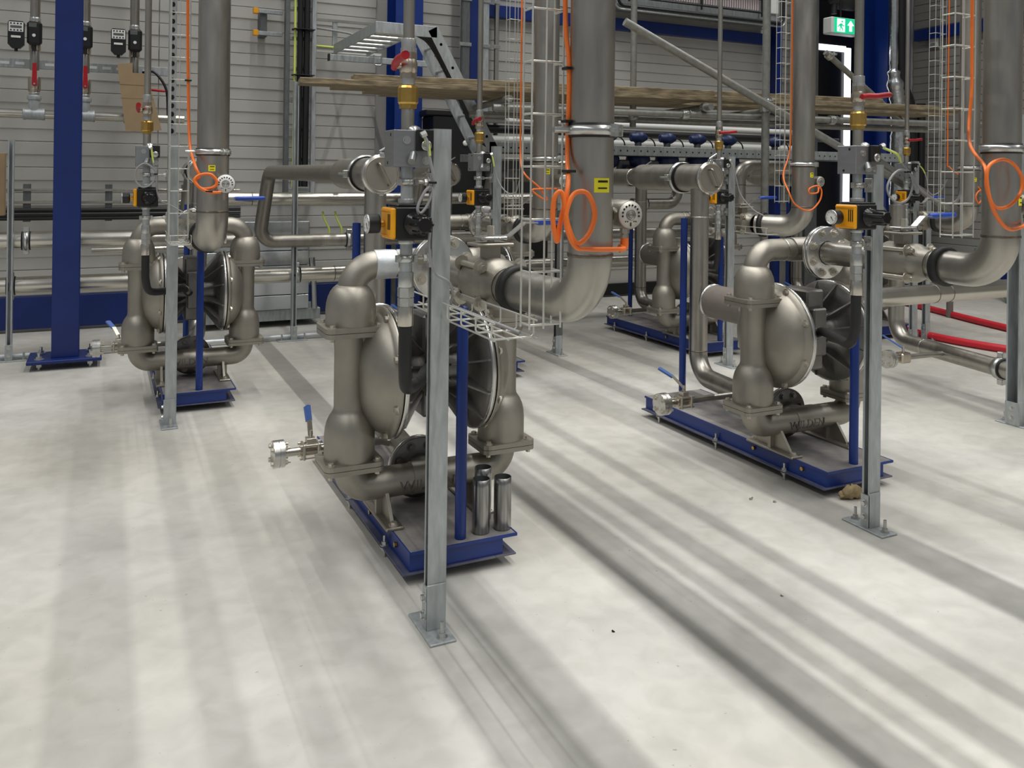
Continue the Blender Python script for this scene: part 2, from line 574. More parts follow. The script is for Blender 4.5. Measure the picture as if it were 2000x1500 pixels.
# unit heater under the roof
hx0, hx1 = 5.45, 7.98
ht = thing('unit_heater', 'wall air heater with pale fins behind a black wire guard', 'heater', (6.7, 8.5, 3.66))
MB().box((hx0, 8.45, 3.66), (hx1, 8.85, 4.5), .02).obj('casing', 'galv', ht)
for i in range(54):
    x = hx0 + .14 + i * (hx1 - hx0 - .55) / 53
    if i == 0:
        fin = MB().box((-.009, -.012, 0), (.009, .012, .66)).mesh('fin', 'heater_fin', (0, 0, 0))
    o = bpy.data.objects.new('fin', fin)
    o.parent = ht
    o.location = Vector((x, 8.435, 3.78)) - Vector((6.7, 8.5, 3.66))
    col.objects.link(o)
MB().box((hx1 - .36, 8.42, 3.76), (hx1 - .1, 8.45, 4.45), .01).obj('reflector', 'white', ht)
for z in (3.75, 3.92, 4.10, 4.28):
    MB().cyl((hx0 + .05, 8.40, z), (hx1 - .3, 8.40, z), .012, n=8).obj('guard_bar', 'black', ht)
for x in (hx0 + .1, (hx0 + hx1) / 2 - .1, hx1 - .4):
    MB().cyl((x, 8.40, 3.7), (x, 8.40, 4.5), .013, n=8).obj('guard_bar', 'black', ht)
MB().sweep(fillet([(hx0 - .05, 8.40, 4.5), (hx0 - .05, 8.40, 3.64), (hx1 - .04, 8.40, 3.64), (hx1 - .04, 8.40, 4.5)], .09), .018, 10).obj('guard_rim', 'black', ht)
MB().sweep(fillet([(hx0 - .09, 8.41, 4.5), (hx0 - .09, 8.41, 3.60), (hx1, 8.41, 3.60), (hx1, 8.41, 4.5)], .09), .012, 10).obj('rim_tube', 'zinc', ht)
ht.location.z -= .14

# ------------------------------------------------------------------ pump stations
CZ = .70                                     # centre height of the diaphragm chambers
LETTERS = text_mb('WILDEN', .062, .004)

def arc_disc(r, n=40):
    return [(r * math.cos(2 * PI * i / n), r * math.sin(2 * PI * i / n)) for i in range(n)]

def rounded_plate(cx, cy, sx, sy, z0, z1, c):
    poly = []
    for (qx, qy, a0) in ((1, -1, -90), (1, 1, 0), (-1, 1, 90), (-1, -1, 180)):
        for k in range(5):
            a = math.radians(a0 + 22.5 * k)
            poly.append((cx + qx * (sx / 2 - c) + c * math.cos(a), cy + qy * (sy / 2 - c) + c * math.sin(a)))
    return MB().prism(poly, (0, 0, z0), (1, 0, 0), (0, 1, 0), z1 - z0)

def pump(cx, cy, label, near=True):
    t = thing('diaphragm_pump', label, 'pump', (cx, cy, .12), 'air diaphragm pumps')
    N = 36 if near else 24
    for s in (-1, 1):
        X = cx + s * .33
        # liquid chamber: outer column with a ball-check bulb, fused with the domed cover
        b = MB()
        b.lathe((X, cy, 0), (0, 0, 1), [(.098, .372), (.099, .39), (.099, .468), (.0965, .495), (.090, .520), (.081, .540), (.071, .555), (.0655, .564), (.063, .578), (.063, .80), (.067, .862)], N)
        b.lathe((cx, cy, CZ), (s, 0, 0), [(.262, .193), (.262, .207), (.240, .212), (.236, .222), (.222, .245), (.196, .268), (.160, .288), (.115, .304), (.06, .313), (.001, .316)], N + 8, False)
        # saddle that joins dome and column
        for dz in (-.15, -.075, 0, .075, .15):
            b.cyl((cx + s * .24, cy, CZ + dz), (X, cy, CZ + dz), .058, .058, 14, False)
        b.obj('liquid_chamber', 'cast', t)
        # rim flanges, gasket and bolts
        MB().lathe((cx, cy, CZ), (s, 0, 0), [(.20, .168), (.258, .168), (.264, .172), (.264, .186), (.20, .186)], N + 12, False).obj('rim_flange', 'machined', t)
        MB().lathe((cx, cy, CZ), (s, 0, 0), [(.256, .185), (.256, .194)], N + 12, False).obj('gasket', 'gap', t)
        for k in range(8):
            a = 2 * PI * (k + .5) / 8
            p = V(cx + s * .208, cy + .247 * math.cos(a), CZ + .247 * math.sin(a))
            bolt(t, p, (s, 0, 0), .0125, .014)
        # air chamber: dark ribbed cone
        b = MB()
        b.lathe((cx, cy, CZ), (s, 0, 0), [(.100, .05), (.104, .105), (.125, .130), (.185, .146), (.245, .156), (.258, .168)], N + 8, False)
        b.obj('air_chamber', 'cast_dark', t)
        for k in range(12):
            a = 2 * PI * (k + .5) / 12
            rd = V(0, math.cos(a), math.sin(a))
            tg = V(0, -math.sin(a), math.cos(a))
            MB().prism([(.098, .052), (.118, .052), (.150, .078), (.256, .156), (.258, .168), (.20, .160), (.12, .140), (.098, .10)], V(cx, cy, CZ) - tg * .004, rd, V(s, 0, 0), .008 * (1 if tg.dot(rd.cross(V(s, 0, 0))) > 0 else -1)).obj('rib', 'cast_dark', t)
        # square flanges above and below the column
        for z0, nm in ((.862, 'upper_flange'), (.336, 'lower_flange')):
            fl = rounded_plate(X, cy, .236, .205, z0, z0 + .018, .03).obj(nm, 'cast', t)
            rounded_plate(X, cy, .228, .197, z0 + .017, z0 + .021, .028).obj('gasket', 'gap', fl)
            rounded_plate(X, cy, .236, .205, z0 + .020, z0 + .038, .03).obj('mating_flange', 'cast', fl)
            for sx in (-1, 1):
                for sy in (-1, 1):
                    bolt(fl, (X + sx * .092, cy + sy * .078, z0 + .038), (0, 0, 1), .011, .012)
                    bolt(fl, (X + sx * .092, cy + sy * .078, z0), (0, 0, -1), .010, .014)
        # discharge bell and elbow
        b = MB()
        b.lathe((X, cy, 0), (0, 0, 1), [(.099, .898), (.099, .962), (.0965, .987), (.091, 1.009), (.082, 1.030), (.070, 1.046), (.058, 1.056), (.02, 1.058)], N)
        b.sweep(fillet([(X, cy, 1.02), (X, cy, 1.132), (cx + s * .085, cy, 1.132)], .105, 12), .056, N - 8)
        b.obj('discharge_elbow', 'cast', t)
        # inlet elbow
        b = MB()
        b.sweep(fillet([(X, cy, .336), (X, cy, .255), (cx + s * .06, cy, .255)], .10, 12), .061, N - 8)
        b.obj('inlet_elbow', 'cast', t)
        # cast foot: sole plate, web and gusset
        fx = cx + s * .19
        ft = MB().box((fx - .036, cy - .165, .12), (fx + .036, cy + .165, .134), .004).obj('foot', 'cast', t)
        MB().prism([(-.13, .133), (.13, .133), (.05, .235), (-.05, .235)], (fx - .007, cy, 0), (0, 1, 0), (0, 0, 1), .014).obj('foot_web', 'cast', ft)
        MB().box((fx - .03, cy - .010, .133), (fx + .03, cy + .010, .22)).obj('foot_gusset', 'cast', ft)
        for sy in (-1, 1):
            bolt(ft, (fx, cy + sy * .14, .134), (0, 0, 1), .013, .014)
    # centre tees, block and exhaust muffler
    b = MB()
    b.cyl((cx - .1, cy, 1.132), (cx + .1, cy, 1.132), .062, n=N - 8)
    b.cyl((cx, cy, 1.125), (cx, cy - .12, 1.125), .058, n=N - 8)
    b.obj('discharge_tee', 'pipe', t)
    MB().cyl((cx - .155, cy, 1.132), (cx - .147, cy, 1.132), .0585, n=N - 8).obj('weld_seam', 'pipe_bright', t)
    MB().lathe((cx, cy - .118, 1.125), (0, -1, 0), [(.06, 0), (.128, 0), (.132, .003), (.132, .017), (.128, .02), (.06, .02)], N + 8, False).obj('discharge_flange', 'machined', t)
    b = MB()
    b.cyl((cx - .075, cy, .255), (cx + .075, cy, .255), .064, n=N - 8)
    b.cyl((cx, cy, .255), (cx, cy + .11, .255), .06, n=N - 8)
    b.obj('inlet_tee', 'cast', t)
    fl = MB().lathe((cx, cy + .105, .255), (0, 1, 0), [(.05, 0), (.124, 0), (.128, .003), (.128, .018), (.05, .018)], N, False).obj('inlet_flange', 'cast_dark', t)
    for k in range(8):
        a = 2 * PI * (k + .5) / 8
        bolt(fl, (cx + .098 * math.cos(a), cy + .105, .255 + .098 * math.sin(a)), (0, -1, 0), .0125, .016, 'cast_dark')
    MB().box((cx - .058, cy - .085, .52), (cx + .058, cy + .10, .93), .01).obj('centre_block', 'cast_dark', t)
    MB().box((cx - .045, cy - .12, .60), (cx + .045, cy - .08, .84), .008).obj('air_valve_body', 'cast_dark', t)
    mf = MB().lathe((cx, cy + .10, .76), (0, 1, 0), [(.03, 0), (.045, .02), (.05, .06), (.095, .07), (.098, .08), (.098, .60), (.090, .61)], 28).obj('muffler', 'muffler', t)
    MB().lathe((cx, cy + .10, .76), (0, 1, 0), [(.09, .605), (.103, .606), (.103, .622), (.02, .63)], 28).obj('end_cap', 'machined', mf)
    # cast lettering on the front of the inlet tube
    vs_, fs = LETTERS
    rr = .0648
    b = MB()
    pts = []
    for q in vs_:
        a = (q.y - .012) / rr
        R = rr + max(0, q.z) - .001
        pts.append((cx + q.x - .02, cy - R * math.cos(a), .255 + R * math.sin(a)))
    b.add(pts, fs)
    b.obj('cast_lettering', 'cast_dark', t)  # letters darker than the casting, relief shading put into their colour
    return t

def skid(cx, cy, label, fx=.05, far_post=1.235, near_top=1.0):
    t = thing('pump_skid', label, 'skid', (cx, cy, .0), 'blue pump skids')
    x0, x1, y0, y1 = cx - .226, cx + .228, cy - .37, cy + 1.12
    MB().box((x0 + .028, y0 + .004, .112), (x1, y1, .121), .002).obj('top_plate', 'skid_top', t)
    for (a, b_) in (((x0 + .028, y0 + .012, .047), (x0 + .036, y1 - .01, .1115)), ((x1 - .06, y0 + .012, .047), (x1 - .052, y1 - .01, .1115)),
                    ((x0 + .036, y0 + .012, .047), (x1 - .06, y0 + .020, .1115)), ((x0 + .036, y1 - .018, .047), (x1 - .06, y1 - .01, .1115))):
        MB().box(a, b_).obj('web', 'blue', t)
    for (a, b_) in (((x0, y0, .04), (x0 + .085, y1, .047)), ((x1 - .085, y0, .04), (x1, y1, .047)),
                    ((x0 + .085, y0, .04), (x1 - .085, y0 + .085, .047)), ((x0 + .085, y1 - .085, .04), (x1 - .085, y1, .047))):
        MB().box(a, b_, .0015).obj('lower_flange', 'blue_dust', t)
    # blue painted lip of the top plate
    for (a, b_) in (((x0 + .024, y0, .111), (x0 + .029, y1, .122)), ((x1 - .001, y0, .111), (x1 + .004, y1, .122)), ((x0 + .029, y0, .111), (x1 - .001, y0 + .005, .122))):
        MB().box(a, b_).obj('plate_edge', 'blue', t)
    for yy in (cy - .10, cy + .42, cy + .95):
        for xx in (x0 + .014, x1 - .014):
            g = MB().cyl((xx, yy, 0), (xx, yy, .085), .0065, n=8).obj('levelling_stud', 'zinc', t)
            bolt(g, (xx, yy, .047), (0, 0, 1), .012, .014, 'zinc')
            bolt(g, (xx, yy, .04), (0, 0, -1), .012, .014, 'zinc')
    for yy in (cy - .21, cy + .13):
        bolt(t, (x0 + .028, yy, .09), (-1, 0, 0), .010, .012, 'brass', False)
    MB().lathe((cx + .015, cy - .322, .121), (0, 0, 1), [(.0215, 0), (.0215, near_top - .135), (.018, near_top - .125), (.006, near_top - .121)], 20).obj('post', 'blue', t)
    MB().lathe((cx + fx, cy + 1.045, .121), (0, 0, 1), [(.0215, 0), (.0215, far_post - .121)], 20).obj('post', 'blue', t)
    return t

def strut_post(x, y, top, label, slot=-1, base_y=True, w=.062, d=.041, grp='galvanised strut posts', cm='galv'):
    # C-channel upright, its slot facing -x (slot=-1) or -y (slot=0)
    t = thing('strut_post', label, 'post', (x, y, 0), grp)
    th = .004
    if slot == -1:
        # back wall at +x, front and rear webs, and two lips along the slot at -x
        poly = [(-w / 2, -d / 2), (w / 2, -d / 2), (w / 2, d / 2), (-w / 2, d / 2), (-w / 2, d / 2 - .010), (-w / 2 + th, d / 2 - .010), (-w / 2 + th, d / 2 - th),
                (w / 2 - th, d / 2 - th), (w / 2 - th, -d / 2 + th), (-w / 2 + th, -d / 2 + th), (-w / 2 + th, -d / 2 + .010), (-w / 2, -d / 2 + .010)]
    else:
        poly = [(-d / 2, -w / 2), (-d / 2 + .010, -w / 2), (-d / 2 + .010, -w / 2 + th), (-d / 2 + th, -w / 2 + th), (-d / 2 + th, w / 2 - th), (d / 2 - th, w / 2 - th),
                (d / 2 - th, -w / 2 + th), (d / 2 - .010, -w / 2 + th), (d / 2 - .010, -w / 2), (d / 2, -w / 2), (d / 2, w / 2), (-d / 2, w / 2)]
    MB().prism(poly, (x, y, .008), (1, 0, 0), (0, 1, 0), top - .008).obj('channel', cm, t)
    ex, ey = (.045, .108) if slot == -1 else (.13, .05)
    bp = MB().box((x - ex - .01, y - ey, 0), (x + ex - .01, y + ey, .008), .002).obj('foot_plate', 'galv', t)
    sh = MB()
    sh.box((x - w / 2 - .006, y - d / 2 - .006, .008), (x + w / 2 - .004, y - d / 2, .155), .001) if slot == -1 else sh.box((x - d / 2 - .006, y - w / 2 - .006, .008), (x + d / 2 + .006, y - w / 2, .13), .001)
    sh.box((x - w / 2 - .006, y - d / 2 - .005, .008), (x - w / 2, y + d / 2, .145)) if slot == -1 else None
    sk = sh.obj('foot_sleeve', 'galv', t)
    for z in (.05, .108):
        if slot == -1:
            bolt(sk, (x - w / 2 - .006, y, z), (-1, 0, 0), .010, .012, 'zinc')
        else:
            bolt(sk, (x, y - w / 2 - .006, z), (0, -1, 0), .010, .010, 'zinc')
    for sy in (-1, 1):
        p = (x - .004, y + sy * (ey - .03), .008) if slot == -1 else (x + sy * (ex - .03), y, .008)
        bolt(bp, p, (0, 0, 1), .012, .016, 'zinc', True, 'anchor_bolt', .035)
    return t

def gauge(parent, p, d, r, depth):
    b = MB().lathe(p, d, [(r * .5, 0), (r * .98, .004), (r, .01), (r, depth)], 24).obj('gauge', 'black', parent)
    q = Vector(p) + Vector(d) * depth
    MB().lathe(q, d, [(r * .84, -.001), (r * .90, .004), (r, .004), (r, -.001)], 24, False).obj('gauge_rim', 'zinc', b)
    MB().lathe(q, d, [(r * .86, -.002), (r * .86, .0015)], 24).obj('dial', 'white', b)
    x, y, z = frame(Vector(d))
    # needle and ticks
    nd = MB()
    c = q + z * .0018
    e = (x * .55 + y * -.83)
    w = e.cross(z)
    nd.prism([(-.06, -.08), (.06, -.08), (.012, .62), (-.012, .62)], c, w * r, e * r, .001)
    for k in range(9):
        a = math.radians(-40 + k * 32.5)
        u = x * math.cos(a) + y * math.sin(a)
        u2 = u.cross(z)
        nd.prism([(-.015, .62), (.015, .62), (.015, .78), (-.015, .78)], c, u2 * r, u * r, .0006)
    nd.obj('needle', 'black_print', b)
    return b

def air_line(cx, cy, ax, ay, px, label, near=True, lever=-1, top=3.4):
    # vertical compressed air line clipped to its strut post
    t = thing('air_line', label, 'air line', (ax, ay, .6), 'compressed air lines')
    r = .0185
    def seg(nm, z0, z1, rr, m, n=18):
        return MB().lathe((ax, ay, 0), (0, 0, 1), [(rr * .96, z0), (rr, z0 + .003), (rr, z1 - .003), (rr * .96, z1)], n).obj(nm, m, t)
    seg('pipe', 1.93, top, r, 'pipe')
    cp = seg('press_coupling', 1.895, 1.935, .0245, 'zinc')
    MB().hexn((ax, ay, 1.888), (ax, ay, 1.905), .027).obj('hex_nut', 'zinc', cp)
    # ball valve
    bv = MB()
    bv.hexn((ax, ay, 1.868), (ax, ay, 1.890), .028)
    bv.lathe((ax, ay, 0), (0, 0, 1), [(.022, 1.82), (.029, 1.828), (.030, 1.855), (.026, 1.868)], 18)
    bv.hexn((ax, ay, 1.806), (ax, ay, 1.824), .028)
    v = bv.obj('ball_valve', 'nickel', t)
    if lever == 0:      # handle seen side-on, pointing along +x
        MB().cyl((ax, ay, 1.846), (ax, ay - .045, 1.846), .011, n=12).obj('stem', 'zinc', v)
        MB().sweep(spline([(ax - .03, ay - .046, 1.842), (ax, ay - .05, 1.846), (ax + .05, ay - .052, 1.848), (ax + .105, ay - .054, 1.856), (ax + .125, ay - .054, 1.857)]), .012, 10).obj('handle', 'red', v)
    else:               # handle pointing towards the camera
        MB().cyl((ax, ay, 1.846), (ax - .042, ay, 1.846), .011, n=12).obj('stem', 'nickel', v)
        MB().sweep(spline([(ax - .044, ay + .012, 1.838), (ax - .047, ay - .005, 1.848), (ax - .05, ay - .05, 1.860), (ax - .05, ay - .11, 1.865), (ax - .05, ay - .12, 1.865)]), [.011] * 8 + [.013] * 16 + [.014] * 9, 10).obj('handle', 'red', v)
    seg('nipple', 1.785, 1.808, .022, 'zinc')
    un = MB().lathe((ax, ay, 0), (0, 0, 1), [(.030, 1.722), (.034, 1.728), (.034, 1.774), (.030, 1.782)], 12, True, False)
    un.hexn((ax, ay, 1.708), (ax, ay, 1.722), .029)
    un.obj('brass_union', 'brass', t)
    seg('pipe', 1.636, 1.71, .0215, 'pipe')
    # soft-start valve block
    bx = MB().box((ax - .06, ay - .045, 1.518), (ax + .062, ay + .055, 1.637), .002).obj('valve_block', 'block', t)
    MB().box((ax + .012, ay - .062, 1.570), (ax + .068, ay - .044, 1.640), .003).obj('solenoid', 'black', bx)
    MB().lathe((ax + .015, ay - .02, 1.636), (0, 0, 1), [(.022, 0), (.020, .010), (.010, .016), (.001, .018)], 16).obj('dome_plug', 'zinc', bx)
    bolt(bx, (ax - .018, ay - .045, 1.605), (0, -1, 0), .009, .007, 'zinc')
    bolt(bx, (ax + .048, ay - .045, 1.54), (0, -1, 0), .009, .007, 'zinc')
    MB().lathe((ax + .042, ay - .062, 1.588), (0, -1, 0), [(.017, 0), (.017, .006), (.008, .007), (.007, .004)], 18).obj('silencer_port', 'zinc', bx)
    MB().cyl((ax + .005, ay - .044, 1.560), (ax - .008, ay - .066, 1.535), .013, n=14).obj('exhaust_stub', 'block', bx)
    for (yy, z) in ((ay - .01, 1.622), (ay + .02, 1.532)):
        MB().cyl((ax - .0601, yy, z), (ax - .0595, yy, z), .006, n=10).obj('screw_hole', 'gap', bx)
    seg('pipe', 1.41, 1.518, .0205, 'galv')
    # clips to the post
    for z in (1.470, 1.222):
        c = MB().lathe((ax, ay, z), (0, 0, 1), [(.0205, -.012), (.0245, -.012), (.0245, .012), (.0205, .012)], 18, False)
        for s in (-1, 1):
            c.box((ax + s * .023, ay - .012, z - .011), (ax + s * .036, ay + .004, z + .011), .001)
        c = c.obj('pipe_clip', 'zinc', t)
        MB().cyl((ax + .03, ay, z), (px - .031, ay, z), .0055, n=8).obj('clip_rod', 'zinc', c)
        MB().box((px - .040, ay - .02, z - .03), (px - .0312, ay + .02, z + .03), .001).obj('clip_plate', 'zinc', c)
        bolt(c, (px - .040, ay, z), (-1, 0, 0), .012, .014, 'zinc')
        bolt(c, (ax - .028, ay - .012, z), (0, -1, 0), .006, .006, 'zinc')
    seg('collar', 1.396, 1.416, .029, 'zinc')
    # filter regulator with yellow face, gauge on the left and knob in front
    rg = MB().box((ax - .05, ay - .052, 1.284), (ax + .062, ay + .06, 1.392), .006).obj('regulator', 'black', t)
    MB().box((ax - .046, ay - .048, 1.392), (ax + .058, ay + .056, 1.399), .003).obj('top_cover', 'black_gloss', rg)
    fc = MB().box((ax - .068, ay - .050, 1.288), (ax - .0505, ay + .058, 1.388), .005).obj('face_plate', 'yellow', rg)
    for k in range(3):
        MB().box((ax - .0690, ay - .020 - k * .010, 1.318), (ax - .0675, ay - .0155 - k * .010, 1.368)).obj('face_slot', 'gap', fc)
    MB().box((ax - .0705, ay - .045, 1.296), (ax - .068, ay + .053, 1.300)).obj('face_ridge', 'yellow', fc)
    MB().box((ax - .0705, ay - .045, 1.376), (ax - .068, ay + .053, 1.380)).obj('face_ridge', 'yellow', fc)
    MB().cyl((ax - .068, ay + .02, 1.335), (ax - .084, ay + .02, 1.335), .012, n=12).obj('gauge_stub', 'brass', rg)
    gauge(rg, (ax - .084, ay + .02, 1.335), (-1, 0, 0), .031, .042)
    kb = MB().lathe((ax + .012, ay - .052, 1.338), (0, -1, 0), [(.040, 0), (.040, .006), (.034, .009), (.032, .03), (.029, .034), (.0285, .085), (.022, .092)], 20)
    kb.obj('knob', 'black_gloss', rg)
    for k in range(8):
        a = 2 * PI * k / 8
        MB().box((ax + .012 + .0275 * math.cos(a) - .0045, ay - .14, 1.338 + .0275 * math.sin(a) - .0045), (ax + .012 + .0275 * math.cos(a) + .0045, ay - .088, 1.338 + .0275 * math.sin(a) + .0045), .002).obj('knob_rib', 'black_gloss', rg)
    # fittings below, then the hose to the pump
    seg('collar', 1.270, 1.285, .027, 'zinc')
    seg('pipe', 1.17, 1.272, .0205, 'galv')
    seg('socket', 1.130, 1.178, .0255, 'zinc')
    ht_ = MB().hexn((ax, ay, 1.098), (ax, ay, 1.128), .028)
    ht_.hexn((ax, ay, 1.068), (ax, ay, 1.094), .027)
    ht_.cyl((ax, ay, 1.06), (ax, ay, 1.13), .021, n=14)
    ht_.obj('hose_union', 'zinc', t)
    seg('ferrule', 1.004, 1.066, .0265, 'pipe_bright')
    end = V(cx - .03, cy - .115, .705)
    path = spline([(ax, ay, 1.01), (ax, ay, .93), (ax + .004, ay + .01, .85), (ax + .03, ay + .06, .785), (ax + (end.x - ax) * .45, ay + (end.y - ay) * .42, .762), (ax + (end.x - ax) * .8, ay + (end.y - ay) * .8, .75), end], 8)
    MB().sweep(path, .0215, 16).obj('air_hose', 'rubber', t)
    d = (path[-1] - path[-4]).normalized()
    MB().cyl(end - d * .07, end + V(0, .012, 0), .025, n=16).obj('hose_nozzle', 'pipe_bright', t)
    return t

def ball_valve_3p(t, c, ax_, r, hdir, hlen, grip):
    # three-piece ball valve around point c on a line along ax_
    c, a = Vector(c), Vector(ax_).normalized()
    x, y, _ = frame(a)
    up = V(0, 0, 1)
    sd = a.cross(up).normalized()
    b = MB()
    b.lathe(c, a, [(r * 1.02, -.15), (r * 1.05, -.11), (r * 1.28, -.095), (r * 1.42, -.075), (r * 1.42, .075), (r * 1.28, .095), (r * 1.05, .11), (r * 1.02, .15)], 32, False)
    v = b.obj('ball_valve', 'cast', t)
    for s in (-1, 1):
        o = c + a * (s * .072)
        w = r * 1.28
        MB().prism([(w, w * .55), (w * .55, w * .75), (-w * .55, w * .75), (-w, w * .55), (-w, -w * .55), (-w * .55, -w * .75), (w * .55, -w * .75), (w, -w * .55)], o - a * .009, sd, up, .018).obj('valve_lug', 'cast', v)
    for sx in (-1, 1):
        for sy in (-1, 1):
            o = c + sd * (sx * r * 1.18) + up * (sy * r * .98)
            MB().cyl(o - a * .115, o + a * .115, .010, n=10).obj('tie_rod', 'steel', v)
            for s in (-1, 1):
                bolt(v, o + a * (s * .081), a * s, .017, .02, 'steel')
    MB().box(c - V(.028, .028, 0) + up * (r * 1.2), c + V(.028, .028, 0) + up * (r * 1.2 + .055), .003).obj('stem_neck', 'cast', v)
    MB().box(c - V(.07, .05, 0) + up * (r * 1.2 + .05), c + V(.07, .05, 0) + up * (r * 1.2 + .062), .004).obj('mount_plate', 'cast', v)
    MB().box(c - V(.05, .035, 0) + up * (r * 1.2 + .072), c + V(.05, .035, 0) + up * (r * 1.2 + .084), .003).obj('stop_plate', 'machined', v)
    MB().cyl(c + up * (r * 1.2 + .06), c + up * (r * 1.2 + .12), .013, n=12).obj('stem', 'steel', v)
    h = Vector(hdir).normalized()
    hw = h.cross(up).normalized()
    z0 = r * 1.2 + .086
    p0, p1, p2, p3 = c + up * z0, c + h * .07 + up * z0, c + h * .13 + up * (z0 + .045), c + h * hlen + up * (z0 + .047)
    lv = MB()
    for q0, q1 in ((p0, p1), (p1, p2), (p2, p2 + h * .05)):
        dd = (q1 - q0)
        nn = hw.cross(dd).normalized()
        lv.prism([(0, -.016), (dd.length, -.016), (dd.length, .016), (0, .016)], q0, dd.normalized(), hw, .005)
    lo = lv.obj('lever', 'machined', v)
    MB().sweep([p2 + h * .045, p2 + h * .06, p3 - h * .01, p3], [.008, .013, .013, .008], 12).obj('lever_grip', grip, lo)
    return v

def riser_clamp(t, x, y, z, r, side=-1, hook=.05):
    c = MB().lathe((x, y, z), (0, 0, 1), [(r + .001, -.020), (r + .006, -.020), (r + .006, .020), (r + .001, .020)], 32, False).obj('clamp_lining', 'rubber', t)
    MB().lathe((x, y, z), (0, 0, 1), [(r + .006, -.013), (r + .011, -.013), (r + .011, .013), (r + .006, .013)], 32, False).obj('clamp_band', 'zinc', c)
    u = V(math.cos(math.radians(-62)), math.sin(math.radians(-62)), 0)
    p = V(x, y, z) + u * (r + .018)
    w = V(-u.y, u.x, 0)
    MB().box((-.003, -.012, -.017), (.003, .016, .017), .001, Matrix.Translation(p - w * .012) @ Matrix.Rotation(math.atan2(w.y, w.x), 4, 'Z')).obj('clamp_ear', 'zinc', c)
    MB().box((-.003, -.012, -.017), (.003, .016, .017), .001, Matrix.Translation(p + w * .012) @ Matrix.Rotation(math.atan2(w.y, w.x), 4, 'Z')).obj('clamp_ear', 'zinc', c)
    MB().cyl(p - w * .028, p + w * .028, .006, n=8).obj('clamp_screw', 'zinc', c)
    if hook:
        MB().cyl((x + side * (r + .008), y, z), (x + side * (r + .008 + hook), y, z), .009, n=10).obj('clamp_rod', 'zinc', c)
    return c

def discharge(cx, cy, rx, ry, r, label, top, lab=None, near=True, over=None, handle=True, lab_dx=.03):
    # discharge line from the pump tee towards the viewer, through a ball valve, then up a riser
    t = thing('discharge_pipe', label, 'pipe', (cx, cy - .14, 1.0), 'discharge pipes')
    z = 1.125
    MB().lathe((cx, cy - .1385, z), (0, -1, 0), [(.058, 0), (.128, 0), (.132, .003), (.132, .017), (.128, .02), (.06, .02)], 44, False).obj('flange', 'machined', t)
    for k in range(8):
        a = 2 * PI * (k + .5) / 8
        p = V(cx + .105 * math.cos(a), cy - .1585, z + .105 * math.sin(a))
        bolt(t, p, (0, -1, 0), .0145, .018, 'steel', True, 'flange_bolt', .008)
        bolt(t, p + V(0, .0405, 0), (0, 1, 0), .0135, .014, 'steel', True, 'flange_bolt')
    vy = cy - .60
    MB().cyl((cx, cy - .158, z), (cx, vy + .14, z), .057, n=28).obj('spool', 'pipe', t)
    if handle:
        ball_valve_3p(t, (cx, vy, z), (0, -1, 0), .062, (1, .02, 0), .36, 'blue_grip')
    else:
        MB().cyl((cx, vy + .14, z), (cx, vy - .14, z), .06, n=24).obj('spool', 'pipe', t)
    # reducer, clamp, elbow and riser
    bend = max(.15, r * 1.75)
    y1 = vy - .145
    MB().lathe((cx, y1 + .005, z), (0, -1, 0), [(.060, 0), (.062, .01), (r, .04)], 28, False).obj('reducer', 'pipe', t)
    pts = fillet([(cx, y1 - .03, z), (rx, ry, z), (rx, ry, top if over is None else over[0])] + ([] if over is None else [(rx, over[1], over[0])]), bend, 14)
    MB().sweep(pts, r, 36).obj('riser', 'pipe', t)
    MB().lathe((rx, ry, z + bend), (0, 0, 1), [(r + .0005, -.006), (r + .0025, -.003), (r + .0025, .003), (r + .0005, .006)], 36, False).obj('weld_seam', 'weld', t)
    yc = y1 - .07
    MB().lathe((cx + (rx - cx) * .15, yc, z), (rx - cx, ry - y1, 0), [(r, -.018), (r + .014, -.018), (r + .014, .018), (r, .018)], 32, False).obj('clamp_ring', 'rubber', t)
    riser_clamp(t, rx, ry, 1.625 if near else 1.60, r)
    if lab:
        # yellow identification plate wrapped on the riser, two printed lines
        a0 = math.radians(-90 - YAW) + lab[0]
        zl, hw, hh = lab[1], lab[2], lab[3]
        def wrap(w0, w1, z0, z1, rr):
            p, f_ = [], []
            n = 6
            for i in range(n + 1):
                a = a0 + (w0 + (w1 - w0) * i / n) / r
                p += [(rx + rr * math.cos(a), ry + rr * math.sin(a), z0), (rx + rr * math.cos(a), ry + rr * math.sin(a), z1)]
            for i in range(n):
                f_.append((2 * i, 2 * i + 2, 2 * i + 3, 2 * i + 1))
            return MB().add(p, f_, True)
        lb = wrap(-hw, hw, zl - hh, zl + hh, r + .0012).obj('label_plate', 'label_yellow', t)
        lb['label'] = 'yellow label plate with two black printed lines'
        wrap(-hw * .55, hw * .75, zl + hh * .38, zl + hh * .68, r + .0018).obj('printed_line', 'black_print', lb)
        wrap(-hw * .55, hw * .65, zl - hh * .50, zl - hh * .30, r + .0018).obj('printed_line', 'black_print', lb)
    return t

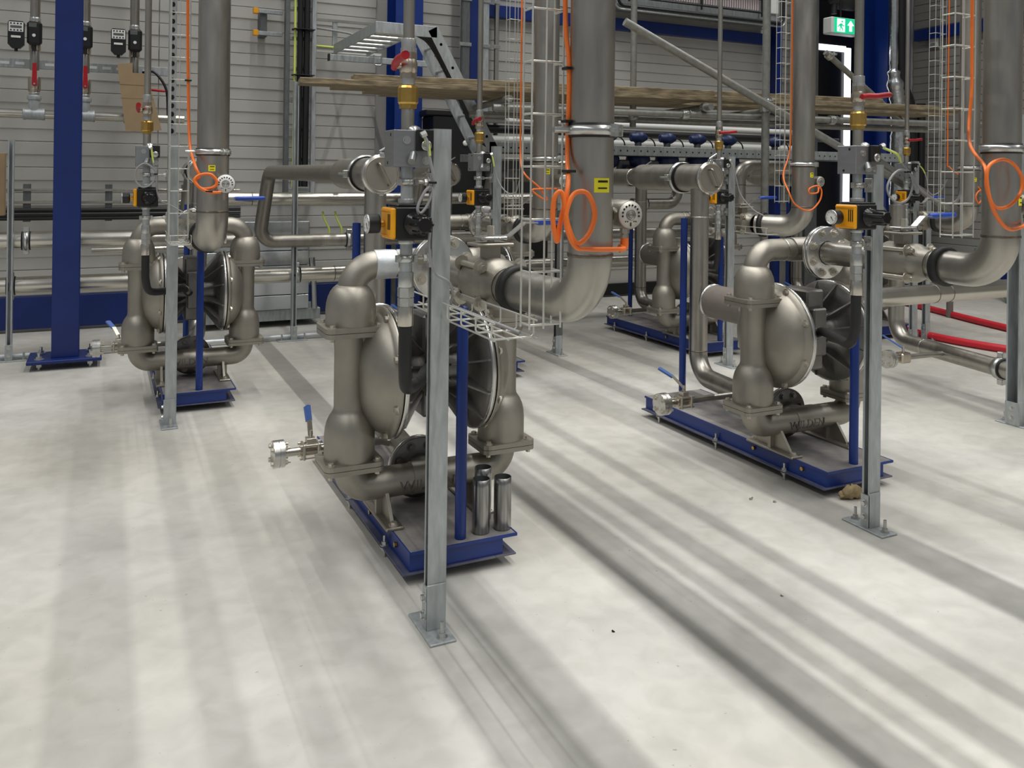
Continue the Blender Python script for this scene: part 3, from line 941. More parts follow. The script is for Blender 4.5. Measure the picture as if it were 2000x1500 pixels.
def sensor(rx, ry, r, z, side, out, label, face='face_steel', R=.042):
    # round pressure transmitter on a stub of the riser, facing the viewer
    x = rx + side * (r + out)
    y = ry - .01
    t = thing('pressure_transmitter', label, 'transmitter', (x, y, z), 'round transmitters on the risers')
    MB().cyl((rx + side * (r - .01), ry, z), (x - side * R * .3, ry, z), .022, n=20).obj('stub', 'pipe', t)
    MB().lathe((rx + side * (r - .003), ry, z), (side, 0, 0), [(.028, 0), (.026, .006), (.022, .01)], 20, False).obj('weld_seam', 'pipe_bright', t)
    MB().lathe((x, y + .055, z), (0, -1, 0), [(R * .8, 0), (R * .97, .006), (R, .012), (R, .078), (R * .96, .083)], 32).obj('housing', 'pipe_dull', t)
    f = MB().lathe((x, y - .028, z), (0, -1, 0), [(R * .93, 0), (R * .93, .002), (R * .3, .0035)], 32).obj('face', face, t)
    for k in range(10):
        a = math.radians(-8 + k * 196 / 9)
        MB().cyl((x + R * .66 * math.cos(a), y - .0305, z + R * .66 * math.sin(a)), (x + R * .66 * math.cos(a), y - .0325, z + R * .66 * math.sin(a)), R * .07, n=8).obj('lamp_dot', 'gap', f)
    for q, w in ((R * .34, R * .035), (R * .2, R * .03)):
        MB().lathe((x, y - .031, z), (0, -1, 0), [(q - w, .0005), (q - w, .0022), (q + w, .0022), (q + w, .0005)], 24, False).obj('emblem_ring', 'cast_dark', f)
    MB().box((x - R * .34, y - .0335, z - R * .035), (x + R * .34, y - .031, z + R * .035)).obj('emblem_bar', 'cast_dark', f)
    for dx in (-.42, -.26, .26, .42):
        MB().box((x + R * (dx - .035), y - .0325, z - R * .5), (x + R * (dx + .035), y - .0305, z - R * .42)).obj('printed_mark', 'black_print', f)
    MB().box((x - R * .04, y - .0325, z - R * .78), (x + R * .04, y - .0305, z - R * .52)).obj('printed_mark', 'black_print', f)
    c = MB().hexn((x, y, z - R - .012), (x, y, z - R + .006), .014)
    c.cyl((x, y, z - R - .035), (x, y, z - R - .012), .010, n=12)
    c.hexn((x, y, z - R - .030), (x, y, z - R - .016), .012)
    c.obj('connector', 'nickel', t)
    return (x, y, z - R - .035)

def suction(cx, cy, sx, sy, label, drop_y, z_pipe=.885, drain=True, back=True, upright=False):
    # suction header coming from the wall: capped strainer tee, down-leg and elbow to the pump inlet
    t = thing('suction_pipe', label, 'pipe', (sx, sy, .16), 'suction pipes')
    z = 1.49
    MB().cyl((sx, sy - .10, z), (sx, sy + .62, z), .088, n=36).obj('strainer_body', 'pipe', t)
    MB().lathe((sx, sy + .62, z), (0, 1, 0), [(.088, 0), (.086, .02), (.064, .09), (.0575, .12)], 36, False).obj('reducer', 'pipe', t)
    MB().lathe((sx, sy + .745, z), (0, 1, 0), [(.058, -.006), (.0605, -.003), (.0605, .003), (.058, .006)], 28, False).obj('weld_seam', 'pipe_bright', t)
    # clamped end cap with a bar handle
    MB().lathe((sx, sy - .10, z), (0, -1, 0), [(.088, -.012), (.103, -.008), (.103, .006), (.088, .010)], 40, False).obj('clamp_ring', 'machined', t)
    cp = MB().lathe((sx, sy - .10, z), (0, -1, 0), [(.094, -.004), (.094, .010), (.092, .014), (.088, .0165), (.084, .0165), (.083, .010)], 40, False).obj('end_cap', 'cap', t)
    MB().cyl((sx, sy - .10, z), (sx, sy - .1125, z), .0835, n=40).obj('cap_disc', 'cap', cp)
    hd = V(math.cos(math.radians(-62)), 0, math.sin(math.radians(-62)))
    hc = V(sx + .008, sy - .112, z)
    MB().sweep(fillet([hc - hd * .06, hc - hd * .06 - V(0, .034, 0), hc + hd * .06 - V(0, .034, 0), hc + hd * .06], .012, 5), .0075, 12).obj('handle', 'pipe_dull', cp)
    for s in (1, -1):
        MB().box((sx - .012, sy - .115, z + s * .098 - .010), (sx + .012, sy - .085, z + s * .098 + .014), .003).obj('clamp_lug', 'zinc', cp)
    MB().cyl((sx - .01, sy - .10, z + .118), (sx + .045, sy - .10, z + .150), .006, n=8).obj('wing_nut', 'zinc', cp)
    # split clamp on the body
    sc = MB().lathe((sx, sy + .19, z), (0, 1, 0), [(.088, -.016), (.103, -.012), (.103, .012), (.088, .016)], 40, False).obj('body_clamp', 'zinc', t)
    MB().lathe((sx, sy + .165, z), (0, 1, 0), [(.088, -.006), (.096, -.006), (.096, .010), (.088, .010)], 40, False).obj('seal_ring', 'gap', sc)
    MB().box((sx - .125, sy + .17, z - .02), (sx - .10, sy + .21, z + .02), .003).obj('clamp_lug', 'zinc', sc)
    MB().cyl((sx - .135, sy + .155, z), (sx - .135, sy + .235, z), .006, n=8).obj('wing_nut', 'zinc', sc)
    # down-leg, elbow, run to the pump inlet
    bend = .15
    pts = fillet([(sx, sy, z), (sx, sy, .255), (cx, cy + .142, .255)], bend, 12)
    MB().sweep(pts, .0572, 30).obj('down_leg', 'pipe', t)
    MB().lathe((sx, sy, .255 + bend), (0, 0, 1), [(.0572, -.004), (.0592, -.002), (.0592, .002), (.0572, .004)], 28, False).obj('weld_seam', 'weld', t)
    MB().lathe((sx, sy, 1.245), (0, 0, 1), [(.0572, -.003), (.0588, -.001), (.0588, .001), (.0572, .003)], 28, False).obj('weld_seam', 'pipe_bright', t)
    MB().lathe((cx, cy + .124, .255), (0, 1, 0), [(.056, 0), (.124, 0), (.128, .003), (.128, .018), (.056, .018)], 32, False).obj('flange', 'machined', t)
    if back:
        MB().sweep(fillet([(sx, sy + .72, z), (sx, drop_y, z), (sx - .06, drop_y + .12, z_pipe), (sx + .5, drop_y + .12, z_pipe)], .12, 10), .0572, 28).obj('feed_pipe', 'pipe_dull', t)
    if drain:
        # drain branch to the left: small ball valve with blue lever and blind flange
        f = ((sy - cy) * .42)
        y = cy + .42
        zz = .285
        x0 = cx + (sx - cx) * .35
        MB().sweep(fillet([(x0, y, .255), (x0 - .09, y, zz), (cx - .43, y, zz)], .04, 6), .0175, 16).obj('drain_tube', 'pipe', t)
        xv = cx - (.39 if upright else .435)
        v = MB().cyl((xv - .045, y, zz), (xv + .045, y, zz), .024, n=16).obj('drain_valve', 'nickel', t)
        for s in (-1, 1):
            MB().box((xv + s * .032 - .006, y - .034, zz - .034), (xv + s * .032 + .006, y + .034, zz + .034), .003).obj('valve_plate', 'steel', v)
        for a in (-1, 1):
            for b_ in (-1, 1):
                MB().cyl((xv - .05, y + a * .026, zz + b_ * .026), (xv + .05, y + a * .026, zz + b_ * .026), .006, n=8).obj('tie_rod', 'steel', v)
        MB().box((xv - .02, y - .02, zz + .03), (xv + .02, y + .02, zz + .055), .002).obj('stem_plate', 'steel', v)
        MB().cyl((xv, y, zz + .05), (xv, y, zz + .085), .009, n=10).obj('stem', 'steel', v)
        L = MB()
        d1 = V(-.02, .35, .93).normalized() if upright else V(-.30, .55, .52).normalized()
        hl_ = .055 if upright else .085
        L.prism([(-.01, -.013), (hl_, -.013), (hl_, .013), (-.01, .013)], (xv, y, zz + .075), d1, V(1, .55, 0).normalized(), .004)
        lv = L.obj('lever', 'steel', v)
        d2 = V(-.05, .42, .90).normalized() if upright else V(-.38, .72, .35).normalized()
        p = V(xv, y, zz + .075) + d1 * (hl_ - .005)
        gl = .066 if upright else .09
        MB().prism([(0, -.015), (gl, -.016), (gl + .005, 0), (gl, .016), (0, .015)], p, d2, V(1, .55, 0).normalized(), .010).obj('lever_grip', 'lever_blue', lv)
        MB().cyl((xv - .045, y, zz), (xv - .115, y, zz), .0175, n=16).obj('nipple', 'pipe_bright', v)
        xf = xv - .115
        fl = MB().steps((xf, y, zz), (-1, 0, 0), [(.058, 0, .021), (.053, .020, .025), (.058, .024, .046)], 32).obj('blind_flange', 'machined', v)
        for k in range(4):
            a = PI / 4 + k * PI / 2
            q = V(xf - .046, y + .042 * math.cos(a), zz + .042 * math.sin(a))
            bolt(fl, q, (-1, 0, 0), .010, .012)
            bolt(fl, q + V(.046, 0, 0), (1, 0, 0), .010, .012, stud=.012)
    return t

def mesh_tray(x, y, z0, z1, w, d, label, pitch=.148, wr_=.0026, open_side=1):
    # vertical wire basket tray: U section, base towards the viewer
    t = thing('wire_tray', label, 'cable tray', (x, y, z0), 'wire basket cable trays')
    xs = [(-w / 2, d * open_side), (-w / 2, 0), (-w * .05, 0), (w / 2, 0), (w / 2, d * open_side)]
    for (a, b_) in xs:
        MB().cyl((x + a, y + b_, z0), (x + a, y + b_, z1), wr_, n=8).obj('long_wire', 'wire', t)
    path = fillet([(x - w / 2, y + d * open_side, z0), (x - w / 2, y, z0), (x + w / 2, y, z0), (x + w / 2, y + d * open_side, z0)], .008, 3)
    me = MB().sweep(path, wr_ * 1.05, 8).mesh('cross_wire', 'wire', (x, y, z0))
    n = int((z1 - z0) / pitch)
    for i in range(n + 1):
        o = bpy.data.objects.new('cross_wire', me)
        o.parent = t
        o.location = (0, 0, .012 + i * pitch)
        col.objects.link(o)
    return t

def cable(name, label, pts, r, m, seg=8, group=None, cat='cable', ties=()):
    pts = [Vector(p) for p in pts]
    base = tuple(pts[0])
    t = thing(name, label, cat, base, group)
    MB().sweep(spline(pts, seg), r, 10).obj('sheath', m, t)
    for p in ties:
        MB().box((p[0] - r * 2.2, p[1] - r * 2.2, p[2] - .004), (p[0] + r * 2.2, p[1] + r * 2.2, p[2] + .004), .001).obj('cable_tie', 'black', t)
    return t

STATIONS = [
    # key, cx, cy, post x, post y, post top, air x, phrase
    dict(k='A', c=(.53, 5.95), post=(.36, 5.35, 1.70), air=(.215, 5.34), riser=(.53, 4.88, .084), suc=(.66, 6.95), ph='by the blue column'),
    dict(k='B', c=(1.21, 3.28), post=(.995, 2.615, 1.645), air=(.883, 2.62), riser=(1.24, 2.06, .0635), suc=(1.27, 4.28), ph='nearest the camera'),
    dict(k='C', c=(3.26, 3.28), post=(2.985, 2.60, 1.56), air=(2.882, 2.60), riser=(3.235, 2.20, .070), suc=(3.375, 4.28), ph='in the right foreground'),
    dict(k='D', c=(2.58, 5.95), post=(2.43, 5.30, 1.69), air=(2.30, 5.30), riser=(2.60, 4.90, .083), suc=(2.70, 6.95), ph='behind the nearest one'),
    dict(k='E', c=(4.65, 5.95), post=(4.47, 5.29, 1.66), air=(4.36, 5.30), riser=(4.80, 4.85, .083), suc=(4.76, 6.95), ph='seen left of the tall blue post'),
    dict(k='F', c=(6.70, 5.95), post=(6.59, 5.30, 1.66), air=(6.48, 5.30), riser=(6.70, 4.85, .083), suc=(6.80, 6.95), ph='farthest right in the back row'),
]
PUMP_LBL = dict(A='cast steel diaphragm pump with two domed chambers at the left beside the blue column',
                B='large cast steel diaphragm pump nearest the camera, in the middle',
                C='cast steel diaphragm pump in the right foreground showing its whole dome',
                D='diaphragm pump mostly hidden behind the nearest pump and its discharge valve',
                E='back row diaphragm pump seen left of the tall blue post',
                F='back row diaphragm pump farthest right, mostly hidden behind the right foreground pump')
for S in STATIONS:
    k, (cx, cy), ph = S['k'], S['c'], S['ph']
    near = k in 'BC'
    pump(cx, cy, PUMP_LBL[k], near)
    skid(cx, cy, 'blue steel skid under the pump ' + ph, S['suc'][0] - cx - .085)
    strut_post(*S['post'], 'galvanised strut post for the pump ' + ph)
    air_line(cx, cy, *S['air'], S['post'][0], 'air line with yellow regulator for the pump ' + ph, near, lever=0 if k in 'CEF' else -1)
    rx, ry, rr = S['riser']
    lab = dict(A=(.28, 1.512, .018, .016), B=(.42, 1.472, .024, .020), C=(.75, 1.42, .02, .02), D=(.12, 1.52, .018, .018), E=(.55, 1.52, .018, .018), F=(.1, 1.5, .016, .016))[k]
    discharge(cx, cy, rx, ry, rr, 'discharge riser with ball valve from pump ' + ph, 5.0, lab, near,
              over=(2.75, -4.0) if near else None)
    if k in 'ABCDE':
        side, out, z, R = dict(A=(.0, 0, 1.43, .052), B=(1, .045, 1.388, .042), C=(1, .075, 1.40, .042), D=(.6, .0, 1.46, .042), E=(1, .06, 1.47, .042))[k]
        lbl = dict(A='round white-faced pressure transmitter with coiled orange cable on the left riser', B='round steel pressure transmitter facing the camera beside the nearest riser',
                   C='round pressure transmitter at the right edge on the right riser', D='round white pressure transmitter behind the wire tray on the middle back riser',
                   E='small round pressure transmitter on the riser left of the dark doorway')[k]
        if k == 'A':
            S['conn'] = sensor(rx + .045, ry - rr - .06, -.0, z, .3, .0, lbl, 'white', R)
        elif k == 'D':
            S['conn'] = sensor(rx + .05, ry - rr - .05, -.0, z, .3, .0, lbl, 'white', R)
        else:
            S['conn'] = sensor(rx, ry, rr, z, side, out, lbl, 'face_steel', R)
    suction(cx, cy, *S['suc'], 'suction pipe with capped strainer feeding pump ' + ph, 7.45 if near else 7.6, back=near or k in 'AD', drain=True, upright=k == 'B')

# plastic tape wound round the nearest pump's discharge elbow
TB = [o for o in bpy.data.objects if o.name == 'diaphragm_pump.001'][0]
MB().lathe((1.21, 3.28, 1.132), (-1, 0, 0), [(.0575, .105), (.0585, .11), (.0580, .15), (.0592, .19), (.0585, .235), (.0572, .24)], 28, False).obj('tape_wrap', 'tape', TB)

# ------------------------------------------------------------------ wire trays and cables at the pumps
mesh_tray(.375, 5.08, 1.12, 3.3, .10, .07, 'wire basket tray beside the left riser', .125)
mesh_tray(1.135, 2.13, 1.06, 2.6, .10, .055, 'large wire basket tray in front of the nearest riser', .15, .0032)
mesh_tray(3.31, 2.42, 1.25, 2.9, .13, .06, 'wire basket tray beside the right edge riser', .135, .003)
mesh_tray(2.41, 4.98, 1.2, 3.2, .085, .05, 'narrow wire basket tray left of the middle back riser', .13)
mesh_tray(4.785, 5.03, 1.30, 3.3, .10, .05, 'wire basket tray left of the riser by the doorway', .12)
mesh_tray(6.55, 5.02, 1.2, 3.4, .14, .06, 'fine wire basket tray farthest right against the grey wall', .12)

def flat_tray(x0, x1, y0, y1, z, h, label, pitch=.115, w_=.003):
    t = thing('wire_tray', label, 'cable tray', ((x0 + x1) / 2, y0, z), 'wire basket cable trays')
    for (a, b_) in ((x0, z + h), (x0, z), (x0 + (x1 - x0) * .33, z), (x0 + (x1 - x0) * .66, z), (x1, z), (x1, z + h)):
        MB().cyl((a, y0, b_), (a, y1, b_), w_, n=8).obj('long_wire', 'wire', t)
    path = fillet([(x0, y0, z + h), (x0, y0, z), (x1, y0, z), (x1, y0, z + h)], .012, 4)
    me = MB().sweep(path, w_, 8).mesh('cross_wire', 'wire', tuple(t['base']))
    for i in range(int((y1 - y0) / pitch) + 1):
        o = bpy.data.objects.new('cross_wire', me)
        o.parent = t
        o.location = (0, .02 + i * pitch, 0)
        col.objects.link(o)
    return t
flat_tray(1.00, 1.135, 2.18, 2.95, 1.025, .05, 'level wire basket tray below the nearest discharge valve')
flat_tray(.33, .44, 5.05, 5.5, 1.08, .05, 'short level wire basket tray behind the left strut post')
flat_tray(4.55, 4.70, 4.95, 5.6, 1.06, .05, 'short level wire basket tray beside the back discharge valve')

cable('orange_cable', 'thick orange cable looping in front of the nearest riser', [(1.172, 2.10, 2.6), (1.172, 2.10, 1.99), (1.176, 2.08, 1.80), (1.168, 2.07, 1.56), (1.120, 1.98, 1.47), (1.098, 1.98, 1.37), (1.086, 1.975, 1.322), (1.070, 1.97, 1.38),
      (1.072, 1.965, 1.44), (1.092, 1.96, 1.45), (1.106, 1.955, 1.37), (1.132, 1.95, 1.318), (1.168, 1.945, 1.345), (1.184, 1.945, 1.40), (1.158, 1.945, 1.452), (1.118, 1.95, 1.445), (1.098, 1.95, 1.38), (1.125, 1.95, 1.312), (1.18, 1.965, 1.300), (1.24, 1.97, 1.297), (1.30, 1.985, 1.295), (1.325, 2.02, 1.293), (1.338, 2.05, 1.291)], .0068,
      'orange', 8, 'orange sensor cables', ties=((1.176, 2.082, 1.80), (1.169, 2.072, 1.65), (1.145, 2.02, 1.51)))
MB().sweep(fillet([(1.332, 2.05, 1.291), (1.3485, 2.05, 1.291), (1.3485, 2.05, 1.32)], .01), .012, 12).obj('plug', 'orange', [o for o in bpy.data.objects if o.name == 'orange_cable'][0])
cable('orange_cable', 'orange cable with a wide loop on the right edge riser', [(3.31, 2.39, 2.9), (3.31, 2.39, 2.2), (3.30, 2.38, 1.9), (3.22, 2.33, 1.66), (3.02, 2.12, 1.55), (2.99, 2.09, 1.47), (3.02, 2.08, 1.40), (3.10, 2.08, 1.40), (3.172, 2.08, 1.45), (3.180, 2.08, 1.51), (3.13, 2.08, 1.56), (3.06, 2.08, 1.578),
      (2.985, 2.08, 1.55), (2.978, 2.08, 1.48), (3.02, 2.08, 1.38), (3.10, 2.08, 1.315), (3.22, 2.10, 1.32), (3.30, 2.14, 1.335)], .0068, 'orange', 8, 'orange sensor cables')
cable('orange_cable', 'orange cable coiled below the transmitter on the left riser', [(.405, 5.05, 3.2), (.405, 5.05, 2.4), (.410, 5.03, 2.0), (.415, 4.95, 1.66), (.425, 4.75, 1.53), (.445, 4.72, 1.47), (.425, 4.70, 1.44), (.455, 4.69, 1.405), (.51, 4.69, 1.41), (.530, 4.69, 1.44), (.500, 4.69, 1.478), (.445, 4.69, 1.475), (.418, 4.685, 1.445),
      (.450, 4.68, 1.405), (.50, 4.68, 1.385), (.55, 4.68, 1.385)], .008, 'orange', 8, 'orange sensor cables', ties=((.49, 4.685, 1.39), (.41, 5.03, 2.0)))
cable('orange_cable', 'thin orange cable zigzagging on the middle back riser', [(2.44, 4.95, 3.1), (2.44, 4.95, 1.9), (2.43, 4.92, 1.6), (2.38, 4.76, 1.50), (2.47, 4.74, 1.42), (2.53, 4.74, 1.34), (2.47, 4.73, 1.36), (2.42, 4.73, 1.40), (2.47, 4.73, 1.408), (2.60, 4.74, 1.41)], .006, 'orange', 6, 'orange sensor cables')
cable('orange_cable', 'thin orange cable sagging under the riser left of the doorway', [(4.82, 5.0, 3.3), (4.82, 5.0, 2.1), (4.80, 4.99, 1.72), (4.66, 4.91, 1.52), (4.56, 4.75, 1.40), (4.60, 4.72, 1.30), (4.715, 4.70, 1.255), (4.815, 4.70, 1.32), (4.84, 4.70, 1.40), (4.80, 4.70, 1.44), (4.72, 4.70, 1.42), (4.72, 4.70, 1.385), (4.80, 4.70, 1.39), (4.85, 4.74, 1.43)], .006, 'orange', 6, 'orange sensor cables')
cable('orange_cable', 'thin orange cable on the farthest right tray', [(6.60, 4.98, 3.4), (6.60, 4.98, 1.8), (6.61, 4.96, 1.6), (6.68, 4.80, 1.48), (6.74, 4.75, 1.38), (6.68, 4.74, 1.30), (6.64, 4.74, 1.36), (6.70, 4.74, 1.41), (6.76, 4.75, 1.33)], .006, 'orange', 6, 'orange sensor cables')

def grey_cable(label, pts, lime, ties=()):
    t = cable('grey_cable', label, pts, .0048, 'cable_grey', 8, 'grey solenoid cables', ties=ties)
    q = [Vector(p) for p in lime]
    MB().sweep(spline(q, 6), .0054, 10).obj('marker_sleeve', 'cable_lime', t)
    MB().hexn(q[0] + V(-.012, 0, .004), q[0] + V(.004, -.002, .012), .011).obj('gland', 'zinc', t)
    return t
grey_cable('grey cable hanging from the nearest valve block down to the wire tray', [(.905, 2.545, 1.628), (.918, 2.53, 1.60), (.926, 2.53, 1.555), (.938, 2.53, 1.50), (.941, 2.53, 1.455), (.925, 2.53, 1.405), (.900, 2.53, 1.373), (.889, 2.53, 1.392), (.915, 2.53, 1.445), (.938, 2.53, 1.45), (.934, 2.52, 1.37),
           (.925, 2.52, 1.27), (.948, 2.53, 1.185), (1.0, 2.54, 1.15), (1.04, 2.60, 1.10), (1.07, 2.68, 1.05), (1.09, 2.50, 1.04), (1.10, 2.22, 1.035)], [(.912, 2.538, 1.615), (.921, 2.53, 1.59), (.927, 2.53, 1.555)], ((.938, 2.53, 1.47),))
grey_cable('grey cable hanging in a big loop right of the right foreground valve block', [(2.95, 2.535, 1.632), (3.02, 2.52, 1.605), (3.064, 2.52, 1.553), (3.105, 2.52, 1.522), (3.122, 2.52, 1.477), (3.082, 2.51, 1.416), (3.027, 2.51, 1.398), (2.974, 2.51, 1.422), (2.955, 2.51, 1.465), (2.985, 2.51, 1.513),
           (3.04, 2.515, 1.538), (3.106, 2.52, 1.525), (3.177, 2.53, 1.46), (3.29, 2.52, 1.40), (3.36, 2.50, 1.40), (3.36, 2.47, 1.44), (3.34, 2.45, 1.52), (3.34, 2.44, 1.7)], [(2.955, 2.534, 1.630), (3.02, 2.52, 1.605), (3.05, 2.52, 1.57)], ((3.09, 2.52, 1.53),))
grey_cable('grey cable ring hanging below the left valve block', [(.235, 5.27, 1.625), (.242, 5.27, 1.58), (.25, 5.27, 1.52), (.262, 5.27, 1.475), (.235, 5.26, 1.415), (.19, 5.26, 1.40), (.155, 5.26, 1.44), (.158, 5.26, 1.50), (.20, 5.26, 1.535), (.245, 5.26, 1.51), (.265, 5.265, 1.46),
           (.268, 5.265, 1.38), (.29, 5.27, 1.32), (.34, 5.29, 1.295), (.40, 5.15, 1.26)], [(.237, 5.27, 1.62), (.242, 5.27, 1.58), (.248, 5.27, 1.54)], ((.262, 5.267, 1.475),))
grey_cable('grey cable from the valve block behind the nearest post', [(2.365, 5.235, 1.63), (2.375, 5.23, 1.58), (2.39, 5.22, 1.50), (2.41, 5.18, 1.42), (2.44, 5.12, 1.37), (2.46, 5.05, 1.38), (2.46, 5.0, 1.45)], [(2.366, 5.235, 1.625), (2.372, 5.23, 1.60), (2.38, 5.225, 1.55)])
grey_cable('grey cable from the back valve block beside the capped strainer', [(4.42, 5.24, 1.63), (4.44, 5.23, 1.58), (4.47, 5.22, 1.48), (4.50, 5.20, 1.36), (4.55, 5.12, 1.25), (4.60, 5.05, 1.20)], [(4.423, 5.24, 1.62), (4.435, 5.235, 1.60), (4.45, 5.23, 1.55)])
grey_cable('grey cable loops right of the farthest valve block', [(6.55, 5.23, 1.63), (6.60, 5.22, 1.58), (6.62, 5.2, 1.50), (6.64, 5.2, 1.40), (6.68, 5.18, 1.36), (6.74, 5.15, 1.40), (6.76, 5.1, 1.5)], [(6.555, 5.23, 1.625), (6.59, 5.22, 1.59), (6.61, 5.21, 1.55)])

# slotted channel standing on top of the left strut post
sc_ = thing('slotted_channel', 'perforated galvanised channel rising above the left strut post', 'channel', (.352, 5.40, 1.70))
MB().box((.330, 5.38, 1.70), (.374, 5.42, 3.2), .002).obj('channel', 'galv', sc_)
hole = MB().cyl((0, 0, -.008), (0, 0, .008), .009, n=10)
hole.box((-.009, -.009, -.008), (.009, .009, .008))
hm = MB().lathe((0, 0, 0), (0, -1, 0), [(.011, 0), (.011, .0012)], 12).mesh('slot', 'gap', (0, 0, 0))
for i in range(29):
    o = bpy.data.objects.new('slot', hm)
    o.parent = sc_
    o.location = (0, -.0202, .03 + i * .05)
    o.scale = (1, 1, 1.35)
    col.objects.link(o)

# three loose tube offcuts on the nearest skid
for i, (x, y, h, lb) in enumerate(((1.317, 2.975, .205, 'open steel tube offcut nearest the blue post on the front skid corner'), (1.408, 2.975, .20, 'open steel tube offcut at the right corner of the front skid'),
                                   (1.375, 3.09, .205, 'open steel tube offcut standing behind the other two'))):
    t = thing('tube_offcut', lb, 'tube', (x, y, .1225), 'tube offcuts on the skid')
    MB().lathe((x, y, .1225), (0, 0, 1), [(.0325, 0), (.034, .003), (.034, h - .03), (.0335, h - .027), (.0335, h - .0005), (.0318, h)], 28, False).obj('tube', 'tube_steel', t)
    MB().lathe((x, y, .1225), (0, 0, 1), [(.0318, h), (.0305, h - .002), (.0305, .004), (.001, .004)], 28, False).obj('bore', 'bore_shade', t)

# crumpled rag under the right skid
b = MB()
b.ball((3.165, 2.865, .035), .035, 16, (1.5, .9, .9))
b.ball((3.20, 2.855, .025), .025, 14, (1.2, .8, .9))
b.ball((3.13, 2.875, .022), .024, 14, (1.3, .8, .8))
random.seed(3)
b.v = [(x + random.uniform(-.006, .006), y + random.uniform(-.006, .006), max(.001, z + random.uniform(-.006, .006))) for x, y, z in b.v]
single('rag', 'crumpled brown rag on the floor under the right skid corner', 'rag', b, 'rag', (3.165, 2.865, 0))

# ------------------------------------------------------------------ header pipes along the back wall
def hpipe(label, x0, x1, y, z, r, m='pipe_bright', clamps=(), name='header_pipe', welds=(), stand=()):
    t = thing(name, label, 'pipe', (x0, y, z - r), 'header pipes along the wall')
    MB().cyl((x0, y, z), (x1, y, z), r, n=28).obj('tube', m, t)
    for x in welds:
        MB().lathe((x, y, z), (1, 0, 0), [(r, -.004), (r + .002, -.002), (r + .002, .002), (r, .004)], 28, False).obj('weld_seam', 'weld', t)
    for x in stand:
        MB().box((x - .02, y - .02, 0), (x + .02, y + .02, z - r), .003).obj('stand', 'galv_dark', t)
    for x in clamps:
        c = MB().lathe((x, y, z), (1, 0, 0), [(r, -.032), (r + .006, -.032), (r + .006, .032), (r, .032)], 28, False).obj('clamp_lining', 'rubber', t)
        MB().lathe((x, y, z), (1, 0, 0), [(r + .006, -.022), (r + .012, -.022), (r + .012, .022), (r + .006, .022)], 28, False).obj('clamp_band', 'zinc', c)
        for s in (-1, 1):
            MB().box((x - .022, y - .025, z + s * (r + .02) - .02), (x + .022, y + .005, z + s * (r + .02) + .02), .003).obj('clamp_ear', 'zinc', c)
            bolt(c, (x, y - .025, z + s * (r + .02)), (0, -1, 0), .012, .012, 'zinc')
    return t
hpipe('upper bright steel header pipe at the left by the blue column', -3.2, .95, 7.70, .925, .068, clamps=(-.56,))
hpipe('lower bright steel header pipe running behind the left pump', -3.2, 6.4, 7.70, .572, .068, clamps=(-.66, 1.56), welds=(1.9,))
hpipe('upper steel header pipe right of the bent feed pipe', 1.75, 6.4, 7.57, .885, .0572, 'pipe', clamps=(2.0, 4.6))
hpipe('thick header pipe high behind the left riser', .62, 4.2, 7.95, 1.245, .062, welds=(1.2,), stand=(2.55,))
hpipe('thin bright pipe between the two left header pipes', -.1, .9, 8.1, .80, .026, stand=(.7,))
hpipe('thin pale blue tube lying along the floor at the back', -3, 2.4, 7.62, .035, .018, 'tape', name='floor_tube')

def slot_post(x, y, top, label):
    return strut_post(x, y, top, label, slot=0)
slot_post(-.66, 7.60, 1.72, 'slotted strut post at the left edge holding the header pipes')
slot_post(1.52, 7.60, 2.3, 'slotted strut post holding the header pipes between two pumps')
strut_post(3.43, 6.20, 1.2, 'short dark strut post on the floor below the nearest riser elbow', cm='galv_dark')

# cardboard pieces at the left edge
single('cardboard_box', 'brown cardboard strip at the left edge beside the strut post', 'cardboard', MB().box((-.86, 7.8, 1.12), (-.72, 7.9, 1.62), .004), 'cardboard', (-.79, 7.85, 1.12))

# cable ladder low on the wall with black cables
cl_ = thing('cable_ladder', 'long low cable ladder on the left wall with two bright rails', 'cable ladder', (-1, 8.7, 1.0))
for z in (1.305, 1.195):
    MB().box((-4, 8.66, z - .012), (1.2, 8.69, z + .012), .004).obj('rail', 'pipe_bright', cl_)
for i in range(14):
    x = -3.6 + i * .33
    MB().box((x - .03, 8.68, 1.02), (x + .03, 8.72, 1.36), .003).obj('rung', 'galv_dark', cl_)
for z, r, w_ in ((1.125, .022, 'topmost'), (1.085, .026, 'middle and thickest'), (1.05, .018, 'lowest')):
    cable('black_cable', w_ + ' black cable along the low wall ladder', [(-4, 8.64, z), (-2, 8.64, z + .004), (0, 8.64, z), (1.2, 8.65, z + .004)], r, 'black', 6, 'black cables on the low wall ladder')

# vertical ladder with cable bundle
vl = thing('cable_ladder', 'vertical cable ladder with black cables rising behind the bent pipe', 'cable ladder', (1.72, 8.5, 1.2))
for x in (1.60, 1.86):
    MB().box((x - .022, 8.44, 1.2), (x + .022, 8.52, 4.4), .003).obj('rail', 'galv_dark' if x < 1.7 else 'galv', vl)
for i in range(11):
    MB().box((1.62, 8.48, 1.3 + i * .3), (1.84, 8.51, 1.335 + i * .3), .003).obj('rung', 'galv', vl)
for i, (x, r, m, nm) in enumerate(((1.665, .012, 'cable_lime', 'yellow green earth cable rising on the vertical ladder'), (1.715, .030, 'black', 'left thick black cable on the vertical ladder'), (1.78, .033, 'black', 'right thick black cable on the vertical ladder'))):
    cable('ladder_cable', nm, [(x, 8.43, 4.4), (x + .004, 8.43, 3), (x, 8.43, 2), (x - .004, 8.43, 1.35)], r, m, 4, 'cables on the vertical ladder', ties=((x, 8.43, 2.9), (x, 8.43, 2.45), (x, 8.43, 3.3)))
bk = thing('strut_bracket', 'short strut bracket with two yellow end caps left of the vertical ladder', 'bracket', (1.45, 8.7, 2.85))
